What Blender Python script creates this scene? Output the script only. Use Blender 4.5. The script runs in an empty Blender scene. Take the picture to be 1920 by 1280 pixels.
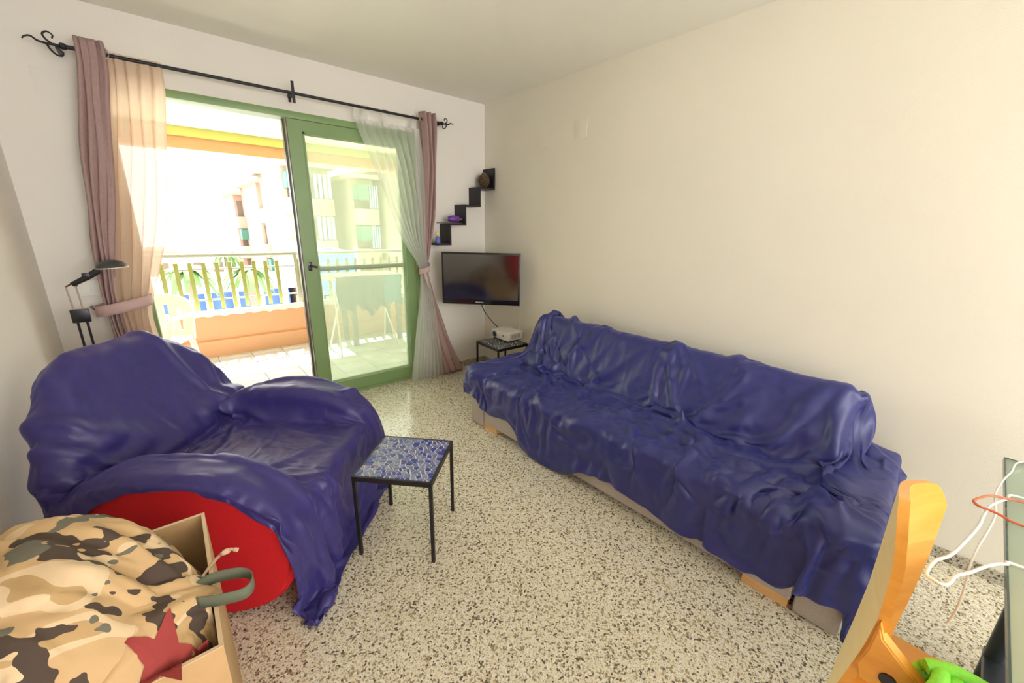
import bpy, bmesh, math, random
import numpy as np
from mathutils import Vector, Matrix, noise
random.seed(7)
SC = bpy.context.scene
COL = SC.collection

# ------------------------------------------------------------------ camera
f_px, pitch, yaw, roll = 746.0, .2800, .8644, .01985
Fv = Vector((math.cos(yaw)*math.cos(pitch), math.sin(yaw)*math.cos(pitch), -math.sin(pitch)))
Rv = Vector((math.sin(yaw), -math.cos(yaw), 0))
Uv = Rv.cross(Fv)
R2 = Rv*math.cos(roll)+Uv*math.sin(roll)
U2 = -Rv*math.sin(roll)+Uv*math.cos(roll)
cd = bpy.data.cameras.new('camera'); cam = bpy.data.objects.new('camera', cd); COL.objects.link(cam)
cd.sensor_width = 36; cd.lens = f_px/1920*36; cd.clip_start = .02; cd.clip_end = 400
m = Matrix.Identity(4)
for i in range(3):
    m[i][0], m[i][1], m[i][2] = R2[i], U2[i], -Fv[i]
m.translation = Vector((-2.466, -3.348, 1.416))
cam.matrix_world = m
SC.camera = cam

# ------------------------------------------------------------------ light
SC.view_settings.view_transform = 'Standard'
SC.view_settings.look = 'None'
SC.view_settings.exposure = 0.93
SC.view_settings.gamma = 1.0
SC.view_settings.use_curve_mapping = False
w = bpy.data.worlds.new('world'); SC.world = w; w.use_nodes = True
bg = w.node_tree.nodes['Background']
bg.inputs[0].default_value = (.96, .98, 1.0, 1); bg.inputs[1].default_value = 4.0

def light(name, kind, loc, direction, energy, color=(1, 1, 1), size=None, size_y=None, angle=None):
    l = bpy.data.lights.new(name, kind); l.energy = energy; l.color = color
    if size: l.size = size
    if size_y: l.shape = 'RECTANGLE'; l.size_y = size_y
    if angle: l.angle = angle
    o = bpy.data.objects.new(name, l); COL.objects.link(o); o.location = loc
    o.rotation_euler = Vector(direction).to_track_quat('-Z', 'Y').to_euler()
    return o
el = math.radians(62)
light('sun', 'SUN', (2, 8, 12), (-.22*math.cos(el), -.975*math.cos(el), -math.sin(el)), 14.0, (1, .95, .86), angle=.009)
# fill light added behind the camera to brighten the room
light('rear_fill_light', 'AREA', (-1.1, -6.3, 1.5), (-.55, 1, .20), 20, (1, .93, .82), 2.8, 2.0)

# ------------------------------------------------------------------ helpers
MATS = {}
def mat(name, col, rough=.6, metal=0, spec=.5, build=None, **kw):
    if name in MATS: return MATS[name]
    mt = bpy.data.materials.new(name); mt.use_nodes = True
    nt = mt.node_tree; b = nt.nodes['Principled BSDF']
    b.inputs['Base Color'].default_value = (*col, 1)
    b.inputs['Roughness'].default_value = rough
    b.inputs['Metallic'].default_value = metal
    b.inputs['Specular IOR Level'].default_value = spec
    for k, v in kw.items(): b.inputs[k.replace('_', ' ')].default_value = v
    if build: build(nt, b)
    MATS[name] = mt
    return mt
def N(nt, t, **kw):
    n = nt.nodes.new(t)
    for k, v in kw.items():
        if hasattr(n, k): setattr(n, k, v)
    return n
def coords(nt, scale=(1, 1, 1)):
    tc = N(nt, 'ShaderNodeTexCoord'); mp = N(nt, 'ShaderNodeMapping'); mp.inputs['Scale'].default_value = scale
    nt.links.new(tc.outputs['Object'], mp.inputs[0]); return mp.outputs[0]
def ramp(nt, src, stops, interp='LINEAR'):
    r = N(nt, 'ShaderNodeValToRGB'); r.color_ramp.interpolation = interp
    els = r.color_ramp.elements
    els[0].position = stops[0][0]; els[0].color = (*stops[0][1], 1)
    els[1].position = stops[1][0]; els[1].color = (*stops[1][1], 1)
    for p, c in stops[2:]:
        e = els.new(p); e.color = (*c, 1)
    nt.links.new(src, r.inputs[0]); return r.outputs[0]
def noise_tex(nt, vec, scale, detail=3, rough=.5):
    n = N(nt, 'ShaderNodeTexNoise'); n.inputs['Scale'].default_value = scale
    n.inputs['Detail'].default_value = detail; n.inputs['Roughness'].default_value = rough
    nt.links.new(vec, n.inputs['Vector']); return n
def bump(nt, b, src, strength=.2, dist=.005):
    bn = N(nt, 'ShaderNodeBump'); bn.inputs['Strength'].default_value = strength; bn.inputs['Distance'].default_value = dist
    nt.links.new(src, bn.inputs['Height']); nt.links.new(bn.outputs[0], b.inputs['Normal'])

def plaster(scale, st):
    def f(nt, b):
        v = coords(nt); n = noise_tex(nt, v, scale, 4, .6); bump(nt, b, n.outputs[0], st, .004)
        n2 = noise_tex(nt, v, 1.3, 2)
        c = b.inputs['Base Color'].default_value[:3]
        col = ramp(nt, n2.outputs[0], [(.3, tuple(x*.97 for x in c)), (.7, c)])
        nt.links.new(col, b.inputs['Base Color'])
    return f
def fabric(scale, st, var=.12, mscale=None):
    def f(nt, b):
        v = coords(nt); n = noise_tex(nt, v, scale, 2, .7); bump(nt, b, n.outputs[0], st, .002)
        c = b.inputs['Base Color'].default_value[:3]
        n2 = noise_tex(nt, v, mscale or scale*.5, 3)
        col = ramp(nt, n2.outputs[0], [(.3, tuple(x*(1-var) for x in c)), (.7, tuple(min(1, x*(1+var)) for x in c))])
        nt.links.new(col, b.inputs['Base Color'])
    return f
def terrazzo(dark=1.0):
    def f(nt, b):
        v = coords(nt)
        vo = N(nt, 'ShaderNodeTexVoronoi'); vo.inputs['Scale'].default_value = 150
        nz = noise_tex(nt, v, 60, 2); mx = N(nt, 'ShaderNodeMixRGB'); mx.inputs[0].default_value = .008
        nt.links.new(v, mx.inputs[1]); nt.links.new(nz.outputs['Color'], mx.inputs[2])
        nt.links.new(mx.outputs[0], vo.inputs['Vector'])
        sp = N(nt, 'ShaderNodeSeparateColor'); nt.links.new(vo.outputs['Color'], sp.inputs[0])
        d = dark
        col = ramp(nt, sp.outputs[0], [(0, (.80*d, .74*d, .58*d)), (.40, (.78*d, .72*d, .56*d)), (.62, (.88*d, .85*d, .74*d)),
              (.78, (.36*d, .30*d, .20*d)), (.87, (.15*d, .12*d, .09*d)), (.93, (.52*d, .42*d, .25*d))], 'CONSTANT')
        vo2 = N(nt, 'ShaderNodeTexVoronoi'); vo2.inputs['Scale'].default_value = 330; nt.links.new(v, vo2.inputs['Vector'])
        sp2 = N(nt, 'ShaderNodeSeparateColor'); nt.links.new(vo2.outputs['Color'], sp2.inputs[0])
        c2 = ramp(nt, sp2.outputs[1], [(0, (1, 1, 1)), (.80, (.45, .42, .38))], 'CONSTANT')
        mm = N(nt, 'ShaderNodeMixRGB'); mm.blend_type = 'MULTIPLY'; mm.inputs[0].default_value = .8
        nt.links.new(col, mm.inputs[1]); nt.links.new(c2, mm.inputs[2])
        nt.links.new(mm.outputs[0], b.inputs['Base Color'])
        n3 = noise_tex(nt, v, 5, 3); r = N(nt, 'ShaderNodeMapRange'); r.inputs['To Min'].default_value = .09; r.inputs['To Max'].default_value = .21
        nt.links.new(n3.outputs[0], r.inputs[0]); nt.links.new(r.outputs[0], b.inputs['Roughness'])
    return f
def camo(nt, b):
    tc = N(nt, 'ShaderNodeTexCoord'); mp = N(nt, 'ShaderNodeMapping'); mp.inputs['Scale'].default_value = (1, 1.7, 1.3)
    mp.inputs['Rotation'].default_value = (0, 0, .6)
    nt.links.new(tc.outputs['Object'], mp.inputs[0]); v = mp.outputs[0]
    base = ramp(nt, noise_tex(nt, v, 7, 1).outputs[0], [(.0, (.60, .40, .20)), (.52, (.72, .54, .33)), (.6, (.50, .33, .15))], 'CONSTANT')
    off = N(nt, 'ShaderNodeMapping'); off.inputs['Location'].default_value = (3.3, 1.1, 7.7); nt.links.new(v, off.inputs[0])
    k1 = ramp(nt, noise_tex(nt, off.outputs[0], 9, 2.2, .55).outputs[0], [(0, (0, 0, 0)), (.565, (1, 1, 1))], 'CONSTANT')
    off2 = N(nt, 'ShaderNodeMapping'); off2.inputs['Location'].default_value = (9.3, 5.1, 2.7); nt.links.new(v, off2.inputs[0])
    k2 = ramp(nt, noise_tex(nt, off2.outputs[0], 8, 2.0, .5).outputs[0], [(0, (0, 0, 0)), (.615, (1, 1, 1))], 'CONSTANT')
    a = N(nt, 'ShaderNodeMixRGB'); nt.links.new(k1, a.inputs[0]); nt.links.new(base, a.inputs[1]); a.inputs[2].default_value = (.075, .05, .035, 1)
    c = N(nt, 'ShaderNodeMixRGB'); nt.links.new(k2, c.inputs[0]); nt.links.new(a.outputs[0], c.inputs[1]); c.inputs[2].default_value = (.16, .15, .11, 1)
    nt.links.new(c.outputs[0], b.inputs['Base Color'])
    bump(nt, b, noise_tex(nt, tc.outputs['Object'], 500, 2).outputs[0], .15, .001)
def wood(c1, c2, scale=(1, 1, 12)):
    def f(nt, b):
        v = coords(nt, scale); n = noise_tex(nt, v, 4, 4, .6)
        nt.links.new(ramp(nt, n.outputs[0], [(.3, c1), (.7, c2)]), b.inputs['Base Color'])
    return f
def sheer(name, col, alpha):
    if name in MATS: return MATS[name]
    mt = bpy.data.materials.new(name); mt.use_nodes = True; nt = mt.node_tree
    nt.nodes.remove(nt.nodes['Principled BSDF']); out = nt.nodes['Material Output']
    tr = N(nt, 'ShaderNodeBsdfTransparent'); d = N(nt, 'ShaderNodeBsdfDiffuse'); t = N(nt, 'ShaderNodeBsdfTranslucent')
    d.inputs[0].default_value = (*col, 1); t.inputs[0].default_value = (*col, 1)
    m1 = N(nt, 'ShaderNodeMixShader'); m1.inputs[0].default_value = .5
    nt.links.new(d.outputs[0], m1.inputs[1]); nt.links.new(t.outputs[0], m1.inputs[2])
    m2 = N(nt, 'ShaderNodeMixShader'); m2.inputs[0].default_value = alpha
    nt.links.new(tr.outputs[0], m2.inputs[1]); nt.links.new(m1.outputs[0], m2.inputs[2])
    nt.links.new(m2.outputs[0], out.inputs[0]); MATS[name] = mt; return mt
def glass(name, tint, haze, hazecol, rough=.0):
    if name in MATS: return MATS[name]
    mt = bpy.data.materials.new(name); mt.use_nodes = True; nt = mt.node_tree
    nt.nodes.remove(nt.nodes['Principled BSDF']); out = nt.nodes['Material Output']
    tr = N(nt, 'ShaderNodeBsdfTransparent'); tr.inputs[0].default_value = (*tint, 1)
    g = N(nt, 'ShaderNodeBsdfGlossy'); g.inputs['Roughness'].default_value = rough; g.inputs['Color'].default_value = (1, 1, 1, 1)
    fr = N(nt, 'ShaderNodeFresnel'); fr.inputs[0].default_value = 1.35
    m1 = N(nt, 'ShaderNodeMixShader'); nt.links.new(fr.outputs[0], m1.inputs[0]); nt.links.new(tr.outputs[0], m1.inputs[1]); nt.links.new(g.outputs[0], m1.inputs[2])
    d = N(nt, 'ShaderNodeBsdfTranslucent'); d.inputs[0].default_value = (*hazecol, 1)
    d2 = N(nt, 'ShaderNodeBsdfDiffuse'); d2.inputs[0].default_value = (*hazecol, 1)
    m0 = N(nt, 'ShaderNodeMixShader'); m0.inputs[0].default_value = .5; nt.links.new(d.outputs[0], m0.inputs[1]); nt.links.new(d2.outputs[0], m0.inputs[2])
    m2 = N(nt, 'ShaderNodeMixShader'); m2.inputs[0].default_value = haze
    nt.links.new(m1.outputs[0], m2.inputs[1]); nt.links.new(m0.outputs[0], m2.inputs[2])
    nt.links.new(m2.outputs[0], out.inputs[0]); MATS[name] = mt; return mt

M_wall = mat('wall_paint', (.83, .785, .67), .75, build=plaster(160, .25))
M_wallw = mat('window_wall_paint', (.80, .755, .69), .75, build=plaster(160, .25))
M_ceil = mat('ceiling_paint', (.92, .885, .80), .8, build=plaster(120, .1))
M_floor = mat('terrazzo', (.6, .5, .4), .2, build=terrazzo())
M_base = mat('terrazzo_skirting', (.4, .35, .25), .35, build=terrazzo(.62))
M_green = mat('green_aluminium', (.20, .31, .12), .4, build=fabric(30, .02, .06, 3))
M_bronze = mat('dark_bronze_edge', (.085, .055, .055), .4)
M_glass = glass('balcony_glass', (.93, .97, .91), .16, (.86, .90, .76))  # haze paints a pale reflection of the room into the panes
M_iron = mat('wrought_iron', (.018, .016, .02), .45, metal=.3)
M_black = mat('black_plastic', (.012, .012, .016), .35)
M_mauve = mat('mauve_curtain', (.36, .235, .225), .7, build=fabric(600, .15, .06, 60))
M_blue = mat('blue_cotton', (.019, .024, .16), .42, spec=.6, build=fabric(700, .12, .10, 40), Sheen_Weight=.22, Sheen_Roughness=.4, Sheen_Tint=(.35, .35, .9, 1))
M_violet = mat('violet_blue_cotton', (.036, .028, .165), .44, spec=.55, build=fabric(700, .12, .10, 40), Sheen_Weight=.22, Sheen_Roughness=.4, Sheen_Tint=(.4, .35, .95, 1))
M_grey = mat('grey_upholstery', (.44, .39, .335), .85, build=fabric(450, .4, .22, 350))
M_red = mat('red_felt', (.62, .006, .012), .8, build=fabric(400, .25, .12, 200))
M_oak = mat('oak_foot', (.75, .42, .16), .5, build=wood((.66, .36, .13), (.82, .50, .22)))
M_card = mat('cardboard', (.56, .36, .17), .8, build=fabric(60, .05, .07, 12))
M_cardedge = mat('cardboard_edge', (.74, .56, .36), .9)
M_ply = mat('orange_plywood', (.80, .36, .04), .35, build=wood((.72, .30, .03), (.86, .42, .07), (1, 1, 6)))
M_ply_lit = mat('plywood_window_lit_back', (.95, .74, .38), .5, 0, .15, build=wood((.95, .70, .30), (.98, .80, .42), (1, 1, 6)))  # rear face made paler: window light put into its colour
M_white = mat('white_plastic', (.84, .82, .76), .4)
M_cable = mat('white_cable', (.85, .84, .80), .4)
M_grout = mat('white_grout', (.90, .86, .74), .6)
M_t1 = mat('cobalt_shard', (.05, .07, .36), .12)
M_t2 = mat('slate_blue_shard', (.17, .20, .40), .15)
M_t3 = mat('grey_lilac_shard', (.25, .28, .50), .14)
M_camo = mat('camouflage_cotton', (.6, .4, .2), .85, build=camo)

def link(o, parent=None):
    COL.objects.link(o)
    if parent is not None: o.parent = parent
    return o
def tag(o, label=None, cat=None, group=None, kind=None):
    if label: o['label'] = label
    if cat: o['category'] = cat
    if group: o['group'] = group
    if kind: o['kind'] = kind
    return o
def thing(name, label, cat, loc=(0, 0, 0), rz=0, group=None):
    o = bpy.data.objects.new(name, None); COL.objects.link(o); o.empty_display_size = .05
    o.location = loc; o.rotation_euler = (0, 0, rz)
    return tag(o, label, cat, group)
def mobj(name, verts, faces, mats, parent=None, smooth=False, fm=None):
    me = bpy.data.meshes.new(name); me.from_pydata([tuple(v) for v in verts], [], faces)
    if not isinstance(mats, (list, tuple)): mats = [mats]
    for x in mats: me.materials.append(x)
    if fm is not None: me.polygons.foreach_set('material_index', fm)
    if smooth: me.polygons.foreach_set('use_smooth', [True]*len(me.polygons))
    me.update()
    return link(bpy.data.objects.new(name, me), parent)
def bobj(name, bm, mats, parent=None, smooth=False, angle=None):
    me = bpy.data.meshes.new(name); bmesh.ops.recalc_face_normals(bm, faces=bm.faces); bm.to_mesh(me); bm.free()
    if not isinstance(mats, (list, tuple)): mats = [mats]
    for x in mats: me.materials.append(x)
    if smooth:
        me.polygons.foreach_set('use_smooth', [True]*len(me.polygons))
        if angle:
            bm2 = bmesh.new(); bm2.from_mesh(me)
            for e in bm2.edges:
                if len(e.link_faces) == 2 and e.calc_face_angle(0) > math.radians(angle): e.smooth = False
            bm2.to_mesh(me); bm2.free()
    return link(bpy.data.objects.new(name, me), parent)
def abox(bm, a, b, M=None, bev=0, seg=2):
    r = bmesh.ops.create_cube(bm, size=1)
    vs = r['verts']; a = Vector(a); b = Vector(b)
    T = Matrix.Translation((a+b)/2) @ Matrix.Diagonal((*(b-a), 1))
    if M is not None: T = M @ T
    bmesh.ops.transform(bm, matrix=T, verts=vs)
    if bev:
        es = list({e for v in vs for e in v.link_edges})
        bmesh.ops.bevel(bm, geom=es, offset=bev, segments=seg, affect='EDGES', profile=.6)
def box(name, a, b, mt, parent=None, bev=0, M=None, seg=2):
    bm = bmesh.new(); abox(bm, a, b, M, bev, seg)
    return bobj(name, bm, mt, parent, smooth=bev > 0, angle=None if bev == 0 else 50)
def atube(bm, pts, r, seg=8, taper=None):
    pts = [Vector(p) for p in pts]; n = len(pts); rings = []
    up = Vector((0, 0, 1)); prev = None
    for i, p in enumerate(pts):
        t = (pts[min(i+1, n-1)]-pts[max(i-1, 0)]).normalized()
        if prev is None:
            a = t.cross(up) if abs(t.z) < .95 else t.cross(Vector((1, 0, 0)))
        else: a = prev - t*prev.dot(t)
        if a.length < 1e-6: a = t.orthogonal()
        a.normalize(); prev = a; b = t.cross(a)
        rr = r if taper is None else r*taper(i/(n-1))
        rings.append([bm.verts.new(p+(a*math.cos(2*math.pi*k/seg)+b*math.sin(2*math.pi*k/seg))*rr) for k in range(seg)])
    for i in range(n-1):
        for k in range(seg):
            bm.faces.new((rings[i][k], rings[i][(k+1) % seg], rings[i+1][(k+1) % seg], rings[i+1][k]))
    bm.faces.new(rings[0][::-1]); bm.faces.new(rings[-1])
def tube(name, pts, r, mt, parent=None, seg=8, taper=None):
    bm = bmesh.new(); atube(bm, pts, r, seg, taper); return bobj(name, bm, mt, parent, smooth=True, angle=50)
def spline(pts, n=8):
    P = [Vector(p) for p in pts]; P = [P[0]*2-P[1]]+P+[P[-1]*2-P[-2]]; out = []
    for i in range(1, len(P)-2):
        for k in range(n):
            t = k/n; a, b, c, d = P[i-1:i+3]
            out.append(.5*((2*b)+(c-a)*t+(2*a-5*b+4*c-d)*t*t+(3*b-a-3*c+d)*t**3))
    out.append(P[-2]); return out
def alathe(bm, prof, seg=20, M=None):
    rings = []
    for r, z in prof:
        vs = [bm.verts.new((r*math.cos(2*math.pi*k/seg), r*math.sin(2*math.pi*k/seg), z)) for k in range(seg)]
        if M is not None:
            for v in vs: v.co = M @ v.co
        rings.append(vs)
    for i in range(len(rings)-1):
        for k in range(seg): bm.faces.new((rings[i][k], rings[i][(k+1) % seg], rings[i+1][(k+1) % seg], rings[i+1][k]))
    bm.faces.new(rings[0][::-1]); bm.faces.new(rings[-1])
def lathe(name, prof, mt, parent=None, seg=20, M=None):
    bm = bmesh.new(); alathe(bm, prof, seg, M); return bobj(name, bm, mt, parent, smooth=True, angle=45)
def prism(name, poly, z0, z1, mt, parent=None, M=None, bev=0):
    bm = bmesh.new(); vs = [bm.verts.new((x, y, z0)) for x, y in poly]; f = bm.faces.new(vs)
    r = bmesh.ops.extrude_face_region(bm, geom=[f]); bmesh.ops.translate(bm, vec=(0, 0, z1-z0), verts=[v for v in r['geom'] if isinstance(v, bmesh.types.BMVert)])
    if bev: bmesh.ops.bevel(bm, geom=[e for e in bm.edges if e.calc_face_angle(0) > .8], offset=bev, segments=3, affect='EDGES')
    if M is not None: bmesh.ops.transform(bm, matrix=M, verts=bm.verts)
    return bobj(name, bm, mt, parent, smooth=bev > 0, angle=40)
def ss(a, b, x):
    t = min(1, max(0, (x-a)/(b-a))); return t*t*(3-2*t)
def lerp(a, b, t): return a+(b-a)*t
def interp(tab, x):
    if x <= tab[0][0]: return tab[0][1]
    for (x0, y0), (x1, y1) in zip(tab, tab[1:]):
        if x <= x1: return lerp(y0, y1, (x-x0)/(x1-x0))
    return tab[-1][1]
def grid(nu, nv, fn):
    V = [fn(i/nu, j/nv) for j in range(nv+1) for i in range(nu+1)]
    F = [(j*(nu+1)+i, j*(nu+1)+i+1, (j+1)*(nu+1)+i+1, (j+1)*(nu+1)+i) for j in range(nv) for i in range(nu)]
    return V, F

def cloth(name, V, F, mt, colliders, frames, parent=None, shrink=-.05, pins=None, quality=5, dist=.006,
          mass=.25, bend=.6, tension=12, friction=12, outer=.006, subd=1, selfc=False, thick=.0018, gravity=1.0, post=None):
    """drape a sheet over the colliders and keep the settled shape as a plain mesh"""
    o = mobj(name, V, F, mt, None, smooth=True)
    for c in colliders:
        c.modifiers.new('col', 'COLLISION'); c.collision.thickness_outer = outer; c.collision.cloth_friction = friction
        c.collision.use_culling = False
    md = o.modifiers.new('cl', 'CLOTH'); s = md.settings
    s.quality = quality; s.mass = mass; s.tension_stiffness = tension; s.compression_stiffness = tension
    s.shear_stiffness = 4; s.bending_stiffness = bend; s.shrink_min = shrink; s.shrink_max = shrink
    s.air_damping = 2.0; s.tension_damping = s.compression_damping = 10; s.effector_weights.gravity = gravity
    md.collision_settings.distance_min = dist; md.collision_settings.collision_quality = 3
    md.collision_settings.use_self_collision = selfc
    if selfc: md.collision_settings.self_distance_min = .004
    if pins:
        vg = o.vertex_groups.new(name='pin')
        for wgt, idx in pins: vg.add(idx, wgt, 'REPLACE')
        s.vertex_group_mass = 'pin'
    md.point_cache.frame_start = 1; md.point_cache.frame_end = frames+1
    for i in range(1, frames+1): SC.frame_set(i)
    dg = bpy.context.evaluated_depsgraph_get()
    co = np.zeros(len(V)*3); ev = o.evaluated_get(dg); mm = ev.to_mesh(); mm.vertices.foreach_get('co', co); ev.to_mesh_clear()
    o.modifiers.clear(); o.vertex_groups.clear()
    o.data.vertices.foreach_set('co', co)
    if post:
        o.data.update(); nn = [v.normal.copy() for v in o.data.vertices]
        sg = 1 if sum(n.z for n in nn) > 0 else -1
        for i, v in enumerate(o.data.vertices): v.co += nn[i]*(sg*post(i))
        o.data.update()
    for c in colliders: c.modifiers.clear()
    SC.frame_set(1)
    # one subdivision and a real thickness, baked
    if subd:
        m1 = o.modifiers.new('s', 'SUBSURF'); m1.levels = m1.render_levels = subd
    m2 = o.modifiers.new('t', 'SOLIDIFY'); m2.thickness = thick; m2.offset = 1
    dg = bpy.context.evaluated_depsgraph_get(); nm = bpy.data.meshes.new_from_object(o.evaluated_get(dg))
    o.modifiers.clear(); old = o.data; o.data = nm; bpy.data.meshes.remove(old)
    if parent: o.parent = parent
    return o

def seg_folds(segs, p):
    """sum of crease ridges; segs: (points, amplitude, width)"""
    h = 0
    for pts, amp, wd in segs:
        best = 9; bt = 0; n = len(pts)-1
        for k in range(n):
            ax, ay = pts[k]; bx, by = pts[k+1]; dx_, dy_ = bx-ax, by-ay; L2 = dx_*dx_+dy_*dy_
            t = max(0, min(1, ((p[0]-ax)*dx_+(p[1]-ay)*dy_)/L2)); d = math.hypot(p[0]-ax-t*dx_, p[1]-ay-t*dy_)
            if d < best: best = d; bt = (k+t)/n
        ww = wd*(.55+.9*bt)
        if best < ww*3: h += amp*math.exp(-(best/ww)**2)*(1-.55*bt)
    return h
def ridge(x, y, z, k=3.0): return max(0, 1-abs(noise.noise(Vector((x, y, z))))*k)

# ------------------------------------------------------------------ room
def struct(o): o['kind'] = 'structure'; return o
XL, YB = -3.02, -6.6
struct(box('floor', (XL-.2, YB-.2, -.15), (.2, .02, 0), M_floor))
struct(box('wall_right', (0, YB-.2, 0), (.2, .25, 2.5), M_wall))
struct(box('wall_left', (XL-.2, YB-.2, 0), (XL, .25, 2.5), M_wallw))
struct(box('ceiling', (XL-.2, YB-.2, 2.5), (.2, .25, 2.7), M_ceil))
bm = bmesh.new()
abox(bm, (XL, YB-.2, 0), (0, YB-.02, .45)); abox(bm, (XL, YB-.2, 2.42), (0, YB-.02, 2.5))
abox(bm, (XL, YB-.2, .45), (XL+.05, YB-.02, 2.42)); abox(bm, (-.2, YB-.2, .45), (0, YB-.02, 2.42))
struct(bobj('wall_rear', bm, M_wall))
OX0, OX1, OZ = -2.62, -.735, 2.155
bm = bmesh.new()
abox(bm, (XL, 0, 0), (OX0, .22, 2.5)); abox(bm, (OX1, 0, 0), (0, .22, 2.5)); abox(bm, (OX0, 0, OZ), (OX1, .22, 2.5))
struct(bobj('wall_window', bm, M_wallw))
bb = struct(box('baseboard_right', (-.012, -6.5, 0), (0, -.012, .055), M_base))
struct(box('baseboard_window_right', (OX1+.0, -.012, 0), (-.0, 0, .055), M_base))
struct(box('baseboard_window_left', (XL, -.012, 0), (OX0, 0, .055), M_base))
struct(box('baseboard_left', (XL, -6.5, 0), (XL+.012, -.012, .055), M_base))

# sliding balcony door
door = struct(thing('door_1', None, None)); 
box('jamb', (OX0, -.012, 0), (OX0+.035, .12, OZ), M_green, door, .003)
box('jamb', (OX1-.04, -.012, 0), (OX1, .12, OZ), M_green, door, .003)
box('head_frame', (OX0+.035, -.012, OZ-.045), (OX1-.04, .12, OZ), M_green, door, .003)
box('threshold', (OX0+.035, -.012, 0), (OX1-.04, .12, .022), M_green, door, .003)
def panel(x0, x1, y0, y1, st, name, handle=False, midrail=False):
    e = thing(name, None, None); e.parent = door
    z0, z1 = .022, OZ-.046
    bm = bmesh.new()
    abox(bm, (x0+.006, y0, z0), (x0+st, y1, z1)); abox(bm, (x1-.075, y0, z0), (x1, y1, z1))
    abox(bm, (x0+st, y0, z1-.075), (x1-.075, y1, z1)); abox(bm, (x0+st, y0, z0), (x1-.075, y1, z0+.09))
    # glazing beads
    i = .012
    for a, b in (((x0+st, y0-.004, z0+.09), (x0+st+i, y0+.004, z1-.075)), ((x1-.075-i, y0-.004, z0+.09), (x1-.075, y0+.004, z1-.075)),
                 ((x0+st, y0-.004, z0+.09), (x1-.075, y0+.004, z0+.09+i)), ((x0+st, y0-.004, z1-.075-i), (x1-.075, y0+.004, z1-.075))):
        abox(bm, a, b)
    bobj('panel_frame', bm, M_green, e)
    box('edge_strip', (x0, y0+.001, z0), (x0+.006, y1-.001, z1), M_bronze, e)
    box('pane', (x0+st-.005, (y0+y1)/2-.003, z0+.085), (x1-.07, (y0+y1)/2+.003, z1-.07), M_glass, e)
    if midrail: box('middle_rail', (x0+st, y0+.004, 1.05), (x1-.075, y1-.004, 1.085), mat('olive_rail', (.13, .13, .06), .5), e, .003)
    if handle:
        bm = bmesh.new(); cx = x0+.045
        abox(bm, (cx-.013, y0-.008, 1.065), (cx+.013, y0, 1.13), None, .003)
        atube(bm, [(cx, y0-.006, 1.10), (cx, y0-.03, 1.10), (cx+.012, y0-.036, 1.10), (cx+.045, y0-.036, 1.092)], .008, 8)
        bobj('handle', bm, mat('handle_purple_black', (.03, .012, .03), .25), e, True, 50)
panel(-1.70, OX1-.04, .0, .045, .10, 'sliding_panel', True)
panel(-1.71, OX1-.045, .058, .103, .10, 'sliding_panel', False, True)

# switch and wall plates
def plate(name, label, cat, o, ax, w_, h_, t=.0025, n=0):
    # o = lower-left corner on the wall; ax 'x' window wall, 'y' right wall
    r = thing(name, label, cat, o)
    if ax == 'x': box('cover', (0, -t, 0), (w_, 0, h_), M_wallw if not n else M_white, r, .0015)
    else: box('cover', (-t, 0, 0), (0, w_, h_), M_wall, r, .0015)
    for k in range(n):
        g = w_/(n+1.2)
        box('rocker', (.35*g+k*g*1.15, -t-.004, h_*.2), (.35*g+k*g*1.15+g, -t, h_*.8), M_white, r, .0015)
    return r
plate('light_switch', 'cream double rocker switch on the window wall behind the lamp', 'light switch', (-2.895, 0, .985), 'x', .115, .085, .008, 2)
plate('cover_plate', 'painted blank cover plate high on the window wall left of the curtain', 'cover plate', (-2.85, 0, 2.035), 'x', .15, .12)
plate('cover_plate', 'painted blank cover plate on the right wall, the lower one nearer the room corner', 'cover plate', (0, -.845, 2.05), 'y', .13, .12)
plate('cover_plate', 'painted blank cover plate on the right wall, the one farther from the room corner', 'cover plate', (0, -1.25, 2.06), 'y', .12, .12)

# ------------------------------------------------------------------ balcony
M_salmon = mat('salmon_render', (.66, .37, .20), .85, build=plaster(60, .5))
M_cream = mat('cream_render', (.82, .76, .50), .8, build=plaster(40, .1))
M_tile = mat('pale_grey_tile', (.54, .57, .57), .35, build=fabric(8, .02, .05, 4))
M_joint = mat('tile_joint', (.30, .27, .24), .9)
M_picket = mat('yellow_green_picket', (.27, .30, .08), .6)
M_railm = mat('pale_rail', (.30, .32, .25), .5)
bx0, bx1, by1 = -4.4, 2.6, 2.05
fl = struct(box('floor_balcony', (bx0, .22, -.16), (bx1, by1, -.020), M_joint))
s = .305
tm = None
for i in range(-6, 8):
    for j in range(7):
        x = -2.235+i*s*1.0; y = .225+j*.3
        y1 = min(y+.296, by1-.16)
        if y1-y < .05: continue
        a, b = (0, 0, 0), (s-.005, y1-y, .0165)
        key = round(y1-y, 3)
        o = None
        if key in MATS: 
            o = bpy.data.objects.new('floor_tile', MATS[key]); link(o, fl)
        else:
            o = box('floor_tile', a, b, M_tile, fl, .001, seg=1); MATS[key] = o.data
        o.location = (x, y, -.0198+random.uniform(0, .0006))
struct(box('floor_doorstep', (OX0, .1, -.1), (OX1, .22, -.002), M_tile))
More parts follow.
